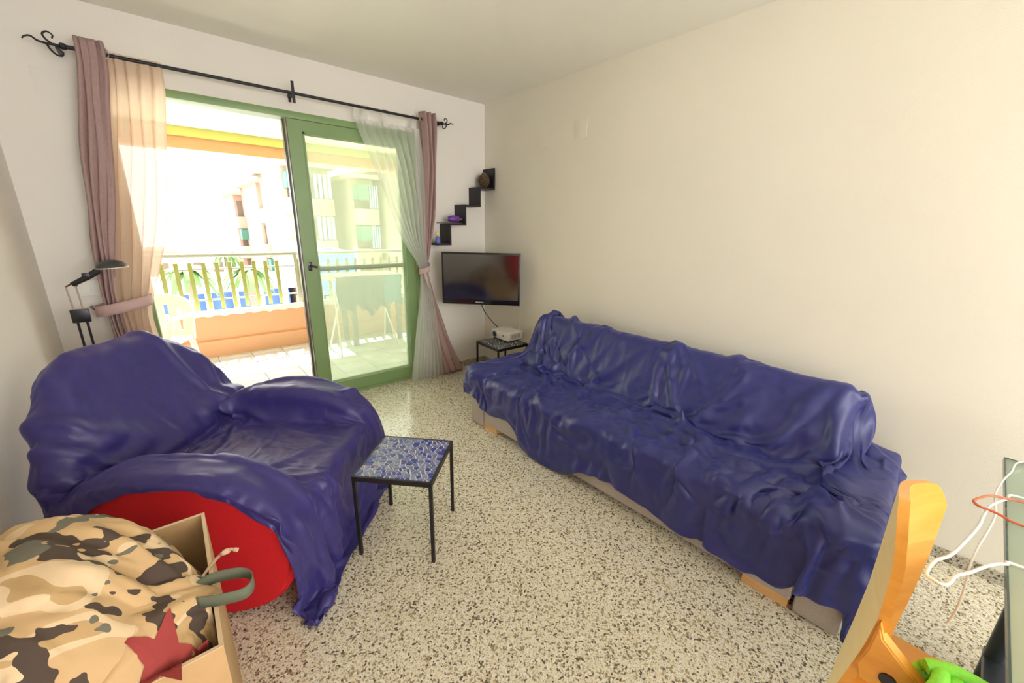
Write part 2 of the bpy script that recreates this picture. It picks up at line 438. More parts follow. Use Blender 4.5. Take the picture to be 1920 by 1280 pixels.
# parapet: wall, plinth ledge, scalloped coping
bm = bmesh.new(); abox(bm, (bx0, 1.90, -.16), (bx1, by1, .44)); abox(bm, (bx0, 1.86, -.02), (bx1, 1.90, .17))
par = struct(bobj('wall_parapet', bm, M_salmon))
cop = []
nx = 180
poly = [(bx0, .50)]
for i in range(nx+1):
    x = lerp(bx0, bx1, i/nx); poly.append((x, .425+.022*abs(math.sin(x*math.pi/.14))))
poly.append((bx1, .50))
Mx = Matrix(((1, 0, 0, 0), (0, 0, 1, 0), (0, 1, 0, 0), (0, 0, 0, 1)))
prism('coping', poly, 1.875, 1.90, mat('white_coping', (.82, .78, .70), .7), par, Mx)
box('coping_slab', (bx0, 1.90, .44), (bx1, by1+.02, .47), mat('white_coping', (.82, .78, .70), .7), par)
struct(box('ceiling_balcony', (bx0, .22, 2.27), (bx1, 2.12, 2.5), M_cream))
struct(box('trim_1', (bx0, 1.86, 2.19), (bx1, 1.90, 2.27), mat('lime_trim', (.55, .60, .18), .7)))
struct(box('wall_lintel', (bx0, 1.90, 2.08), (bx1, 2.12, 2.27), M_salmon))
struct(box('wall_balcony_left', (bx0-.12, .22, -.16), (bx0, 2.12, 2.5), M_salmon))
struct(box('wall_balcony_right', (bx1, .22, -.16), (bx1+.12, 2.12, 2.5), M_salmon))
struct(box('wall_facade_left', (bx0, .02, -.2), (XL-.2, .22, 2.5), M_salmon))
struct(box('wall_facade_right', (.2, .02, -.2), (bx1, .22, 2.5), M_salmon))
rl = thing('balcony_railing', 'balcony railing of slanting yellow-green pickets under a pale handrail', 'railing', (0, 0, .47))
yr = 1.98
tube('handrail', [(bx0, yr, .60), (bx1, yr, .60)], .022, M_railm, rl, 10)
tube('rail', [(bx0, yr+.012, .455), (bx1, yr+.012, .455)], .009, M_railm, rl)
tube('rail', [(bx0, yr+.012, .13), (bx1, yr+.012, .13)], .009, M_railm, rl)
pk = None; x = -2.545-.113*15; k = 0
while x < bx1-.05:
    if not (abs(x+1.43) < .05):
        if pk is None:
            pk = box('picket', (-.019, yr-.006, .03), (.019, yr+.004, .525), M_picket, rl, .002, seg=1)
            pk.location = (x, 0, 0)
        else:
            o = pk.copy(); COL.objects.link(o); o.location = (x, 0, 0)
    x += .113
for px in (-3.4, -1.33, .6):
    box('post', (px-.018, yr-.018, 0), (px+.018, yr+.018, .60), M_railm, rl, .003)

# plastic chair on the balcony
pc = thing('plastic_chair', 'white moulded plastic garden chair on the balcony behind the armchair', 'chair', (-2.72, 1.12, -.003), math.radians(-25))
def arch(w_, h0, h1, t, n=14):
    o_ = []; 
    for i in range(n+1):
        a = math.pi*i/n; o_.append((w_*math.cos(a), h0+(h1-h0)*math.sin(a)**.7))
    return o_
bm = bmesh.new()
outer = [(.25, .38)]+arch(.25, .62, .78, 0)+[(-.25, .38)]
inner = [(.17, .46)]+arch(.17, .58, .69, 0)+[(-.17, .46)]
def ringplate(bm, outer, inner, y0, y1, lean=0):
    n = len(outer); L = []
    for y in (y0, y1):
        L.append([bm.verts.new((x, y+lean*(z-.4), z)) for x, z in outer]); L.append([bm.verts.new((x, y+lean*(z-.4), z)) for x, z in inner])
    for a, b in ((0, 1), (2, 3), (0, 2), (1, 3)):
        for i in range(n):
            j = (i+1) % n; bm.faces.new((L[a][i], L[a][j], L[b][j], L[b][i]))
ringplate(bm, outer, inner, .20, .235, .25)
bobj('back_frame', bm, M_white, pc)
bm = bmesh.new()
for xx in (-.10, 0, .10): abox(bm, (xx-.03, .255, .46), (xx+.03, .275, .69))
bobj('back_slat', bm, M_white, pc)
box('seat', (-.24, -.22, .39), (.24, .24, .425), M_white, pc, .012)
for sx in (-1, 1):
    bm = bmesh.new(); atube(bm, spline([(sx*.26, .22, .60), (sx*.28, .0, .63), (sx*.28, -.18, .62), (sx*.27, -.25, .50), (sx*.26, -.24, .40)]), .022, 8)
    bobj('armrest', bm, M_white, pc, True)
    for sy in (-.21, .21): tube('leg', [(sx*.22, sy, .40), (sx*.26, sy*1.1, 0)], .024, M_white, pc, 8)

# potted plant
pp = thing('potted_plant', 'yellow-green potted plant in a blue pot on a stool outside', 'plant', (-2.72, 1.62, -.003))
box('stool', (-.13, -.13, 0), (.13, .13, .36), M_white, pp, .02)
lathe('pot', [(.07, .36), (.10, .52), (.105, .54), (.09, .54), (.085, .52)], mat('blue_pot', (.12, .2, .65), .4), pp)
lf = mat('yellow_green_leaf', (.5, .6, .06), .6)
for k in range(26):
    a = random.uniform(0, 6.28); l = random.uniform(.08, .17); t_ = random.uniform(.3, 1.1)
    b0 = Vector((0, 0, .53)); tip = b0+Vector((math.cos(a)*math.sin(t_)*l, math.sin(a)*math.sin(t_)*l, math.cos(t_)*l)); sd = Vector((-math.sin(a), math.cos(a), 0))*.018
    mid = (b0+tip)/2+Vector((0, 0, .02))
    mobj('leaf', [b0, mid+sd, tip, mid-sd, mid+Vector((0, 0, .006))], [(0, 1, 4), (1, 2, 4), (2, 3, 4), (3, 0, 4)], lf, pp)

# clothes airer and clothes
ar = thing('clothes_airer', 'white folding clothes airer standing on the balcony behind the glass', 'clothes airer', (-.85, 1.25, -.003))
bm = bmesh.new()
for sx in (-.42, .42):
    atube(bm, [(sx, -.25, .86), (sx, .25, .86)], .007)
    atube(bm, [(sx*.8, -.22, 0), (sx*.55, .20, .86)], .009); atube(bm, [(sx*.8, .22, 0), (sx*.55, -.20, .86)], .009)
atube(bm, [(-.42, -.25, .86), (.42, -.25, .86)], .007); atube(bm, [(-.42, .25, .86), (.42, .25, .86)], .007)
bobj('airer_frame', bm, M_white, ar, True)
for k in range(9): tube('wire', [(-.42, -.2+k*.05, .862), (.42, -.2+k*.05, .862)], .003, M_white, ar, 6)
def hang(name, label, cat, x0, x1, y, z, h0, h1, mt, jag):
    def fn(u, v):
        hh = lerp(h0, h1, u)+jag*math.sin(u*9)+jag*.6*math.sin(u*23)
        q = (v-.35)/.65
        if q < 0: zz = z-hh*.45*(-q/.54)*1; yy = y+.05+.01*math.sin(u*25)
        else: zz = z-hh*q; yy = y-.012+.012*math.sin(u*20+1)*q
        if abs(q) < .08: zz = z+.006; yy = lerp(y+.02, y-.012, (q+.08)/.16)
        return (lerp(x0, x1, u)+.012*math.sin(v*7), yy, zz)
    V, F = grid(30, 16, fn); o = mobj(name, V, F, mt, smooth=True)
    md = o.modifiers.new('t', 'SOLIDIFY'); md.thickness = .003
    return tag(o, label, cat)
hang('dark_garment', 'charcoal grey garment hanging from the clothes airer', 'garment', -1.18, -.80, 1.0, .865, .30, .40, mat('charcoal_cloth', (.07, .07, .065), .9), .04)
hang('dark_garment', 'narrow charcoal garment hanging at the middle of the clothes airer', 'garment', -.80, -.66, 1.0, .865, .36, .34, mat('charcoal_cloth', (.07, .07, .065), .9), .02)
hang('teal_garment', 'teal towel hanging at the right of the clothes airer', 'towel', -.68, -.46, 1.0, .865, .30, .33, mat('teal_cloth', (.05, .22, .30), .9), .015)
st_ = mat('striped_cloth', (.75, .75, .74), .9)
for k in range(4):
    def fn(u, v, k=k): return (lerp(-1.2, -.75, u)+k*.02, 1.08+k*.09+v*.07, .872+.010*math.sin(v*math.pi)+.004*math.sin(u*20+k))
    V, F = grid(20, 6, fn); o = mobj('folded_garment', V, F, st_ if k % 2 == 0 else mat('pale_grey_cloth', (.42, .44, .45), .9), smooth=True)
    o.modifiers.new('t', 'SOLIDIFY').thickness = .006
    tag(o, ['white folded garment on the airer wires, nearest the glass', 'grey folded garment second from the glass on the airer', 'white folded garment third from the glass on the airer', 'grey folded garment farthest from the glass on the airer'][k], 'garment', 'garments laid over the airer wires')
# brown plastic table
bt = thing('balcony_table', 'dark-legged table standing behind the hanging laundry', 'table', (-.62, 1.45, -.003))
tl = mat('olive_brown_plastic', (.16, .14, .09), .5)
box('table_top', (-.33, -.1, .66), (.33, .32, .69), tl, bt, .006)
for sx in (-.28, .28):
    for sy in (-.06, .28): box('leg', (sx-.028, sy-.028, 0), (sx+.028, sy+.028, .66), tl, bt, .006)

# ------------------------------------------------------------------ the street
M_bpink = mat('pink_render', (.30, .185, .13), .85, build=plaster(2, .1))
M_bcream = mat('cream_facade', (.32, .265, .19), .85, build=plaster(2, .1))
M_awn = mat('green_awning', (.04, .13, .085), .7)
M_awn2 = mat('blue_white_awning', (.18, .28, .33), .7)
M_dark = mat('dark_recess', (.12, .085, .06), .8)
struct(box('ground_street', (-120, 6, -8.6), (120, 160, -8.5), mat('pale_street', (.74, .70, .62), .9, build=plaster(1, .1))))
def bay(b, x0, x1, y, z1, floors, pink, seed, first=0):
    rnd = random.Random(seed); w_ = x1-x0
    box('wall_block', (x0, y, -8.5), (x1, y+9, z1), M_bpink if pink else M_bcream, b)
    box('roof_slab', (x0-.5, y-1.3, z1), (x1+.3, y+9, z1+.3), M_bcream, b)
    for k in range(floors):
        zt = z1-.35-k*2.9-first
        wm = rnd.uniform(.15, .35)*w_
        wd = box('window', (x0+wm*.5, y-.05, zt-2.0), (x1-wm*.5, y+.02, zt-.25), M_dark, b)
        box('balcony_parapet', (x0, y-1.2, zt-2.9), (x1-.1, y, zt-1.75), M_bpink if (k+seed) % 2 else M_bcream, b, .05, seg=1)
        if rnd.random() < .6:
            c = box('awning', (x0+.1, y-1.25, zt-1.1), (x0+.1+w_*.45, y-.05, zt-.1), M_awn, b)
        if rnd.random() < .5:
            for q in range(4): box('awning_stripe', (x1-.1-w_*.4+q*w_*.1, y-1.24, zt-1.7), (x1-.1-w_*.4+q*w_*.1+w_*.06, y-1.1, zt-.1), M_awn2, b)
b1 = thing('apartment_building', 'stepped pink and cream apartment block with green awnings beyond the railing', 'building', (0, 0, 0))
bay(b1, 3.4, 5.8, 47, 4.0, 4, True, 1)
bay(b1, 4.1, 6.4, 38, 4.6, 4, True, 2)
bay(b1, 4.4, 7.6, 30, 5.2, 5, False, 3)
b2 = thing('apartment_building', 'cream apartment block with striped awnings seen through the closed glass panel', 'building', (0, 0, 0))
bay(b2, 8.7, 10.4, 28.6, 4.6, 4, False, 4)
bay(b2, 10.8, 14.2, 24.5, 5.3, 4, False, 5)
bay(b2, 14.6, 22, 24, 5.3, 4, False, 6)
# low blue building with pale pillars
bl = thing('pavilion', 'low blue-fronted building with pale pillars across the street', 'building', (0, 0, 0))
Mb = mat('blue_panel', (.04, .10, .36), .6)
box('wall_block', (-9, 30, -8.5), (4.0, 36, -3.1), Mb, bl)
box('roof_slab', (-9.3, 29.0, -3.1), (4.3, 36, -2.6), mat('white_roof', (.8, .79, .75), .7), bl)
for k in range(9): box('pillar', (-8.6+k*1.5, 29.2, -8.5), (-8.25+k*1.5, 29.5, -3.1), M_white, bl)
box('sign_band', (-9, 29.9, -5.4), (4, 30, -4.9), mat('teal_band', (.15, .5, .6), .6), bl)
far = thing('far_houses', 'pale terraced houses behind the low blue building', 'building', (0, 0, 0))
for k in range(6):
    hx = -22+k*5.2; box('house_wall', (hx, 58, -8.5), (hx+4.6, 66, -2.2-.5*(k % 3)), M_bcream if k % 2 else M_white, far)
    box('house_roof', (hx-.2, 57.6, -2.2-.5*(k % 3)), (hx+4.8, 66, -1.9-.5*(k % 3)), M_bpink, far)
    for q in range(2): box('window', (hx+.8+q*1.9, 57.9, -4.6), (hx+1.8+q*1.9, 58.01, -3.4), M_dark, far)
ht = thing('blue_tarpaulin', 'bright blue tarpaulin sheet hanging beside the railing end', 'tarpaulin', (0, 0, 0))
V, F = grid(12, 10, lambda u, v: (lerp(-.38, .30, u), 4.6+.05*math.sin(u*14), lerp(.10, .95, v)+.04*math.sin(u*5)))
o = mobj('sheet', V, F, mat('tarp_blue', (.05, .22, .72), .5), ht, True); o.modifiers.new('t', 'SOLIDIFY').thickness = .01
tube('tarp_pole', [(-.40, 4.62, -8.5), (-.40, 4.62, 1.0)], .03, M_white, ht); tube('tarp_pole', [(.32, 4.62, -8.5), (.32, 4.62, 1.0)], .03, M_white, ht)
leafm = mat('palm_leaf', (.08, .16, .035), .7); trunkm = mat('palm_trunk', (.17, .12, .09), .9)
def palm(x, y, ztop, r, label, seed):
    rnd = random.Random(seed)
    p = thing('palm_tree', label, 'palm tree', (x, y, -8.5)); H = ztop+8.5
    tube('trunk', [(0, 0, 0), (.05, 0, H*.4), (.0, 0, H*.8), (0, 0, H)], .22, trunkm, p, 8, lambda t: 1-.35*t)
    V = []; F = []
    for k in range(26):
        a = k*2.4+rnd.uniform(-.2, .2); up = rnd.uniform(-.1, 1.0); L = r*rnd.uniform(.8, 1.1); w_ = .16
        d = Vector((math.cos(a), math.sin(a), 0)); sd = Vector((-math.sin(a), math.cos(a), 0)); pts = []
        for q in range(6):
            t = q/5; pts.append(Vector((0, 0, H))+d*L*t*(1-.15*t)+Vector((0, 0, L*(up*t*.7-.9*t*t))))
        i0 = len(V)
        for q, c in enumerate(pts):
            ww = w_*(1-abs(q/5*2-.8)*.5); V += [c-sd*ww-Vector((0, 0, ww*.6)), c, c+sd*ww-Vector((0, 0, ww*.6))]
        for q in range(5):
            b0 = i0+q*3; F += [(b0, b0+1, b0+4, b0+3), (b0+1, b0+2, b0+5, b0+4)]
    o = mobj('fronds', V, F, leafm, p); o['kind'] = 'stuff'
palm(-1.9, 20.5, -.75, 1.35, 'shorter palm tree in front of the low blue building, left one', 3)
palm(.55, 21, -.9, 1.45, 'palm tree in front of the low blue building, right one', 5)
palm(1.6, 42, -1.3, 1.6, 'tall distant palm rising behind the houses, right of the pair', 8)
palm(-4.6, 26, -.4, 1.5, 'distant palm tree at the left end of the railing view', 9)

# ------------------------------------------------------------------ curtains
ROD_Y, ROD_Z = -.10, 2.245
rod = thing('curtain_rod', 'black wrought-iron curtain rod with scroll finials above the balcony door', 'curtain rod', (0, 0, 0))
tube('rod', [(-2.70, ROD_Y, ROD_Z), (-.52, ROD_Y, ROD_Z)], .0095, M_iron, rod, 10)
for cx, sg, k in ((-2.70, -1, 1.0), (-.52, 1, .82)):
    e = thing('finial', None, None, (cx, ROD_Y, ROD_Z)); e.parent = rod
    for x_ in ('label', 'category'): 
        if x_ in e: del e[x_]
    P = lambda q: [(sg*a*k, 0, b*k) for a, b in q]
    bm = bmesh.new()
    atube(bm, spline(P([(-.02, 0), (.03, 0), (.06, .0), (.085, .004), (.105, .018), (.125, .012), (.135, .0)])), .0055, 8, lambda t: 1.3-.8*t)
    atube(bm, spline(P([(.035, .0), (.055, .018), (.062, .038), (.046, .052), (.028, .042), (.032, .026)])), .0045, 8, lambda t: 1.1-.4*t)
    atube(bm, spline(P([(.055, .0), (.048, -.022), (.032, -.042), (.012, -.045), (.004, -.03), (.012, -.02)])), .0045, 8, lambda t: 1.1-.4*t)
    bobj('scroll', bm, M_iron, e, True)
    lathe('collar', [(.010, -.012), (.015, -.008), (.015, .008), (.010, .012)], M_iron, e, 12, Matrix.Rotation(math.pi/2, 4, 'Y'))
bm = bmesh.new(); abox(bm, (-1.665, -.112, 2.185), (-1.648, -.104, 2.315)); abox(bm, (-1.668, -.108, 2.236), (-1.645, 0, 2.254))
abox(bm, (-1.665, -.004, 2.21), (-1.648, 0, 2.28))
bobj('bracket', bm, M_iron, rod)
for cx in (-2.72, -.55):
    box('bracket', (cx-.008, -.11, 2.226), (cx+.008, 0, 2.236), M_iron, rod)

def curtain(name, label, cat, tab, mt, pleats, nu=120, nv=90, y0=-.10, amp=.032, thick=.0015, seed=0, tilt=0, tabs=None):
    """tab: list of (z, xl, xr, pleat_amplitude_factor, y shift)"""
    zs = [t[0] for t in tab][::-1]
    def at(z, i): return interp([(t[0], t[i]) for t in tab[::-1]], z)
    # smooth table lookup
    def sm(z, i):
        return sum(at(z+d, i)*w_ for d, w_ in ((-.06, .2), (-.03, .2), (0, .2), (.03, .2), (.06, .2)))
    zt, zb = tab[0][0], tab[-1][0]
    def fn(u, v):
        z = lerp(zt, zb, v); xl, xr, k, ys = sm(z, 1), sm(z, 2), sm(z, 3), sm(z, 4)
        ph = 2*math.pi*pleats*u + .5*math.sin(z*2.3+seed+u*3)
        A = amp*k
        nzz = noise.noise(Vector((u*5+seed, z*1.2, seed)))*.25
        y = y0+ys + A*(math.sin(ph)*(1+nzz)+.3*math.sin(2.1*ph+seed+z))
        x = lerp(xl, xr, u) + .012*k*math.cos(ph)*min(1, (xr-xl)*6)+.004*math.sin(z*9+u*8)
        return (x, min(y, -.004), z)
    V, F = grid(nu, nv, fn); o = mobj('curtain_cloth', V, F, mt, None, True)
    return o
def curtain_thing(name, label, cat, tab, mt, pleats, thick=.002, **kw):
    t = thing(name, label, cat)
    o = curtain(name, label, cat, tab, mt, pleats, **kw); o.parent = t
    if thick: o.modifiers.new('t', 'SOLIDIFY').thickness = thick
    return t
cl = curtain_thing('curtain', 'mauve curtain drawn to the left end of the rod', 'curtain',
    [(2.30, -2.66, -2.545, 1, 0), (2.22, -2.665, -2.54, 1, 0), (1.75, -2.74, -2.60, 1.05, 0), (1.3, -2.79, -2.68, .9, 0), (1.0, -2.80, -2.73, .7, .01), (.9, -2.80, -2.735, .6, .02),
     (.8, -2.80, -2.73, .7, .02), (.4, -2.80, -2.66, 1, .02), (.03, -2.82, -2.62, 1.1, .02)], M_mauve, 4.5, seed=1)
cr = curtain_thing('curtain', 'mauve curtain tied back at the right end of the rod beside the television', 'curtain',
    [(2.30, -.735, -.575, 1, 0), (2.2, -.72, -.572, 1, 0), (1.85, -.70, -.595, 1, 0), (1.5, -.725, -.62, .9, 0), (1.2, -.735, -.665, .6, .01), (1.05, -.735, -.695, .35, .03),
     (.95, -.735, -.68, .45, .03), (.7, -.72, -.61, .7, .02), (.35, -.68, -.49, .9, .0), (.15, -.64, -.41, 1, -.01), (.02, -.61, -.35, 1.1, -.02)], M_mauve, 3.5, seed=4)
for par_, pts in ((cl, ((-2.548, -.115),)), (cr, ((-.728, -.118),))):
    for px, py in pts:
        bm = bmesh.new(); ring = [(px+.004*math.cos(a), py-.010+.012*math.sin(a)*.3, ROD_Z+.024*math.sin(a)) if False else (px+.014*math.cos(a), py-.012, ROD_Z+.022*math.sin(a)) for a in [i*math.pi/8 for i in range(17)]]
        atube(bm, ring, .003, 6); bobj('eyelet', bm, mat('steel', (.4, .38, .36), .3, metal=1), par_, True)
M_sheerL = sheer('warm_sheer', (.80, .63, .49), .93)
M_sheerR = sheer('white_sheer', (.86, .87, .83), .46)
sl = curtain_thing('sheer_curtain', 'translucent peach-white sheer curtain at the left of the door', 'sheer curtain',
    [(2.262, -2.58, -2.33, .5, .0), (2.17, -2.59, -2.33, .5, 0), (1.75, -2.66, -2.385, .7, 0), (1.35, -2.73, -2.46, .8, 0), (1.0, -2.77, -2.565, .6, .0), (.9, -2.75, -2.605, .5, .01),
     (.8, -2.745, -2.61, .6, .0), (.4, -2.74, -2.58, .9, 0), (.03, -2.75, -2.55, 1, 0)], M_sheerL, 5, thick=0, seed=7, amp=.022, y0=-.095)
sr = curtain_thing('sheer_curtain', 'white sheer tab-top curtain sweeping down to the right tieback', 'sheer curtain',
    [(2.165, -1.27, -.745, .55, 0), (2.1, -1.25, -.735, .55, 0), (1.9, -1.15, -.715, .7, 0), (1.6, -1.05, -.71, .8, 0), (1.34, -.955, -.715, .8, 0), (1.18, -.855, -.72, .7, .0), (1.06, -.775, -.705, .45, .0),
     (.95, -.785, -.70, .5, -.01), (.7, -.815, -.67, .7, -.02), (.4, -.865, -.635, .9, -.03), (.03, -.935, -.60, 1.1, -.03)], M_sheerR, 8, thick=0, seed=11, nu=200, amp=.022, y0=-.095)
for x0 in (-1.262, -1.20, -1.045, -.80):
    pts = []; 
    V, F = grid(4, 10, lambda u, v: (x0+u*.045, ROD_Y+.013*math.cos(math.pi*(v*1.0)) if False else ROD_Y+.012*math.cos(math.pi*2*v), ROD_Z+(.013 if .25 < v < .75 else 0) - (abs(v-.5)*2)**3*.085))
    mobj('tab', V, F, M_sheerR, sr, True)
def band(name, label, x0, x1, z0, z1, h, ry, mt, parent, yc=-.10, waist=0):
    def fn(u, v):
        a = 2*math.pi*u; c = math.cos(a)
        x = (x0+x1)/2+(x1-x0)/2*c
        return (x, yc+ry*math.sin(a), lerp(z0, z1, (c+1)/2)+(v-.5)*h*(1-waist*math.sin(a)**2))
    V, F = grid(48, 3, fn); o = mobj(name, V, F, mt, parent, True); o.modifiers.new('t', 'SOLIDIFY').thickness = .003
    return o
tb = thing('tieback', 'dusty pink fabric tieback looped round the left curtains', 'tieback')
band('strap', None, -2.84, -2.585, .905, .955, .062, .085, mat('tieback_pink', (.55, .38, .35), .7), tb)
tube('hook', [(-2.84, -.09, .915), (-2.86, -.03, .92), (-2.86, 0, .92)], .005, M_iron, tb)
tb = thing('tieback', 'knotted pink tieback cinching the right curtains by the television', 'tieback')
band('strap', None, -.785, -.685, 1.02, 1.05, .05, .05, mat('tieback_pink', (.55, .38, .35), .7), tb, yc=-.09)
V, F = grid(6, 8, lambda u, v: (-.76+.03*v+(u-.5)*.03*(1-.6*v), -.145-.004*math.sin(u*3), 1.01-.13*v))
o = mobj('tail', V, F, mat('tieback_pink', (.55, .38, .35), .7), tb, True); o.modifiers.new('t', 'SOLIDIFY').thickness = .003
tube('hook', spline([(-.69, -.08, 1.05), (-.665, -.05, 1.06), (-.655, -.03, 1.085), (-.65, 0, 1.085)]), .004, M_iron, tb)

# ------------------------------------------------------------------ television, corner shelf
a_, b_ = Vector((-.62, -.20, 0)), Vector((-.128, -.70, 0))
dx = (b_-a_).normalized(); W = (b_-a_).length; H = .46
tv = thing('television', 'black flat-screen television on a wall arm in the room corner', 'television', (a_.x, a_.y, .735), math.atan2(dx.y, dx.x))
# local: x along width, -y faces the room
box('casing', (0, 0, 0), (W, .035, H), M_black, tv, .004)
box('bezel', (0, -.008, 0), (W, 0, H), mat('gloss_black', (.008, .008, .01), .12), tv, .002)
box('screen', (.016, -.0095, .045), (W-.016, -.0078, H-.016), mat('screen_glass', (.010, .010, .012), .10, IOR=2.3), tv)
for k, (x0, ww) in enumerate(((.305, .012), (.32, .010), (.333, .014), (.35, .010), (.363, .012))):
    box('badge', (x0, -.0095, .017), (x0+ww, -.0080, .026), mat('badge_silver', (.5, .5, .5), .4), tv)
bm = bmesh.new(); abox(bm, (W/2-.1, .035, .15), (W/2+.1, .05, .33)); 
abox(bm, (W/2-.02, .05, .2), (W/2+.02, .32, .26))
bobj('wall_arm', bm, M_black, tv)
tc = tube('television_cable', spline([(-.34, -.40, .76), (-.335, -.41, .72), (-.30, -.40, .66), (-.262, -.40, .61), (-.20, -.40, .54), (-.13, -.42, .46), (-.10, -.45, .38), (-.08, -.46, .2), (-.06, -.3, .02)]), .004, M_black)
tag(tc, 'black cable hanging from the television down behind the projector', 'cable')
pcb = tube('projector_cable', spline([(-.05, -.62, .75), (-.052, -.63, .60), (-.06, -.635, .50), (-.08, -.63, .45), (-.115, -.62, .445)]), .0015, M_cable)
tag(pcb, 'thin white cable running down the wall to the projector', 'cable')

sh = thing('corner_shelf', 'black zigzag stair-shaped corner shelf above the television', 'shelf')
M_shelf = mat('black_shelf', (.012, .010, .014), .5)
D = .175; t = .016; xs = [-.640, -.498, -.335, -.172, -.008]; zs = [1.262, 1.435, 1.605, 1.765, 1.94]
for k in range(4):
    box('shelf_board', (xs[k]-(t if k else 0), -D, zs[k]-t), (xs[k+1], -.001, zs[k]), M_shelf, sh)
    box('riser_board', (xs[k+1]-t, -D, zs[k]), (xs[k+1], -.001, zs[k+1]-t if k < 3 else zs[k+1]), M_shelf, sh)
# ornaments
pn = thing('pine_cone', 'large dark brown pine cone on the top step of the corner shelf', 'pine cone', (-.085, -.105, 1.766))
M_cone = mat('pine_brown', (.06, .035, .02), .8)
lathe('core', [(.01, 0), (.022, .01), (.03, .05), (.022, .09), (.006, .118)], M_cone, pn, 12)
sc0 = None
for k in range(110):
    a = k*2.39996; v = k/110; z = .008+v*.112; r = .012+.046*math.sin(math.pi*min(1, v*.9+.12))
    if sc0 is None:
        sc0 = mobj('scale', [(-.012, -.008, 0), (.012, -.009, .006), (.017, 0, .012), (.012, .009, .006), (-.012, .008, 0), (.004, 0, -.005)],
                   [(0, 1, 2, 3, 4), (0, 5, 2, 1), (5, 4, 3, 2)], mat('pine_scale', (.13, .08, .045), .8), pn); o = sc0
    else: o = sc0.copy(); COL.objects.link(o)
    o.location = (r*math.cos(a)*.8, r*math.sin(a)*.8, z); o.rotation_euler = (0, -.2-.9*(v-.3), a)
dish = thing('leaf_dish', 'dark pointed leaf-shaped dish on the second step of the corner shelf', 'dish', (-.45, -.12, 1.436))
pts = []
for i in range(33):
    a = 2*math.pi*i/32; r = 1; pts.append((.115*math.cos(a)-(.05 if math.cos(a) < -.6 else 0)*(-math.cos(a)-.6)/.4, .042*math.sin(a)*(1 if math.cos(a) > 0 else .8)))
prism('plate', pts[:-1], 0, .008, mat('dark_dish', (.05, .035, .035), .35), dish, bev=.002)
orn = thing('spiky_ornament', 'purple oval ribbed ornament lying on the leaf-shaped dish', 'ornament', (-.435, -.12, 1.445))
bm = bmesh.new(); bmesh.ops.create_uvsphere(bm, u_segments=40, v_segments=20, radius=1)
for v in bm.verts:
    a = math.atan2(v.co.y, v.co.x); k = 1+.05*math.cos(a*14)
    v.co = Vector((v.co.x*.066*k, v.co.y*.034*k, .032+v.co.z*.032))
bobj('shell', bm, mat('purple_glaze', (.15, .05, .30), .3), orn, True)
for sx in (-1, 1):
    for a in (-.4, .4): tube('prong', [(sx*.055, 0, .03), (sx*.078, a*.03, .036+.01*a)], .003, M_white, orn, 6)
fg = thing('figurine', 'small blue figurine with a yellow top beside the right curtain on the lowest shelf', 'figurine', (-.595, -.10, 1.263))
lathe('body', [(.022, 0), (.024, .02), (.018, .05), (.010, .06)], mat('figurine_blue', (.12, .16, .5), .4), fg)
lathe('head', [(.004, .058), (.016, .066), (.018, .08), (.012, .094), (.003, .10)], mat('figurine_yellow', (.85, .72, .3), .4), fg)

# ------------------------------------------------------------------ floor lamp
lp = thing('floor_lamp', 'black twin-stem reading floor lamp behind the blue-covered armchair', 'floor lamp', (-2.875, -.30, 0))
Mst = mat('lamp_stem', (.16, .10, .09), .4, metal=.6)
lathe('base', [(.12, 0), (.12, .015), (.02, .03), (.02, .04)], M_black, lp, 28)
for sx in (-.0175, .0175):
    tube('stem', [(sx, 0, .03), (sx, 0, .93)], .0055, M_black, lp, 8)
    tube('upper_stem', [(sx+.012*0, 0, .90), (sx-.006, 0, 1.075)], .0035, mat('lamp_rose_steel', (.45, .33, .30), .4), lp, 8)
box('clamp', (-.035, -.014, .885), (.035, .014, .955), M_black, lp, .005)
hd = thing('lamp_arm', None, None, (0, 0, 0)); hd.parent = lp
for x_ in ('label', 'category'):
    if x_ in hd: del hd[x_]
bm = bmesh.new(); atube(bm, [(-.024, 0, 1.075), (.0, 0, 1.09), (.055, -.0, 1.12)], .004, 8); atube(bm, [(.012, 0, 1.075), (.02, 0, 1.085)], .004, 8)
bobj('arm_wire', bm, Mst, hd, True)
bm = bmesh.new(); atube(bm, [(.0, 0, 1.085), (.06, 0, 1.118), (.115, 0, 1.155)], .013, 10, lambda t: .9+.5*t); abox(bm, (.045, -.018, 1.118), (.075, .018, 1.142), None, .004)
bobj('grip', bm, M_black, hd, True, 50)
Ms = Matrix.Translation((.165, 0, 1.165)) @ Matrix.Rotation(-.06, 4, 'Y')
lathe('lamp_shade', [(.066, .0), (.062, .012), (.048, .028), (.026, .037), (.004, .040), (.004, .034), (.030, .030), (.055, .010), (.060, .0)], mat('lamp_shade_black', (.035, .04, .045), .4), lp, 28, Ms)
lathe('shade_rim', [(.060, -.002), (.068, -.001), (.068, .003), (.060, .002)], mat('rim_cream', (.8, .75, .6), .4), lp, 28, Ms)

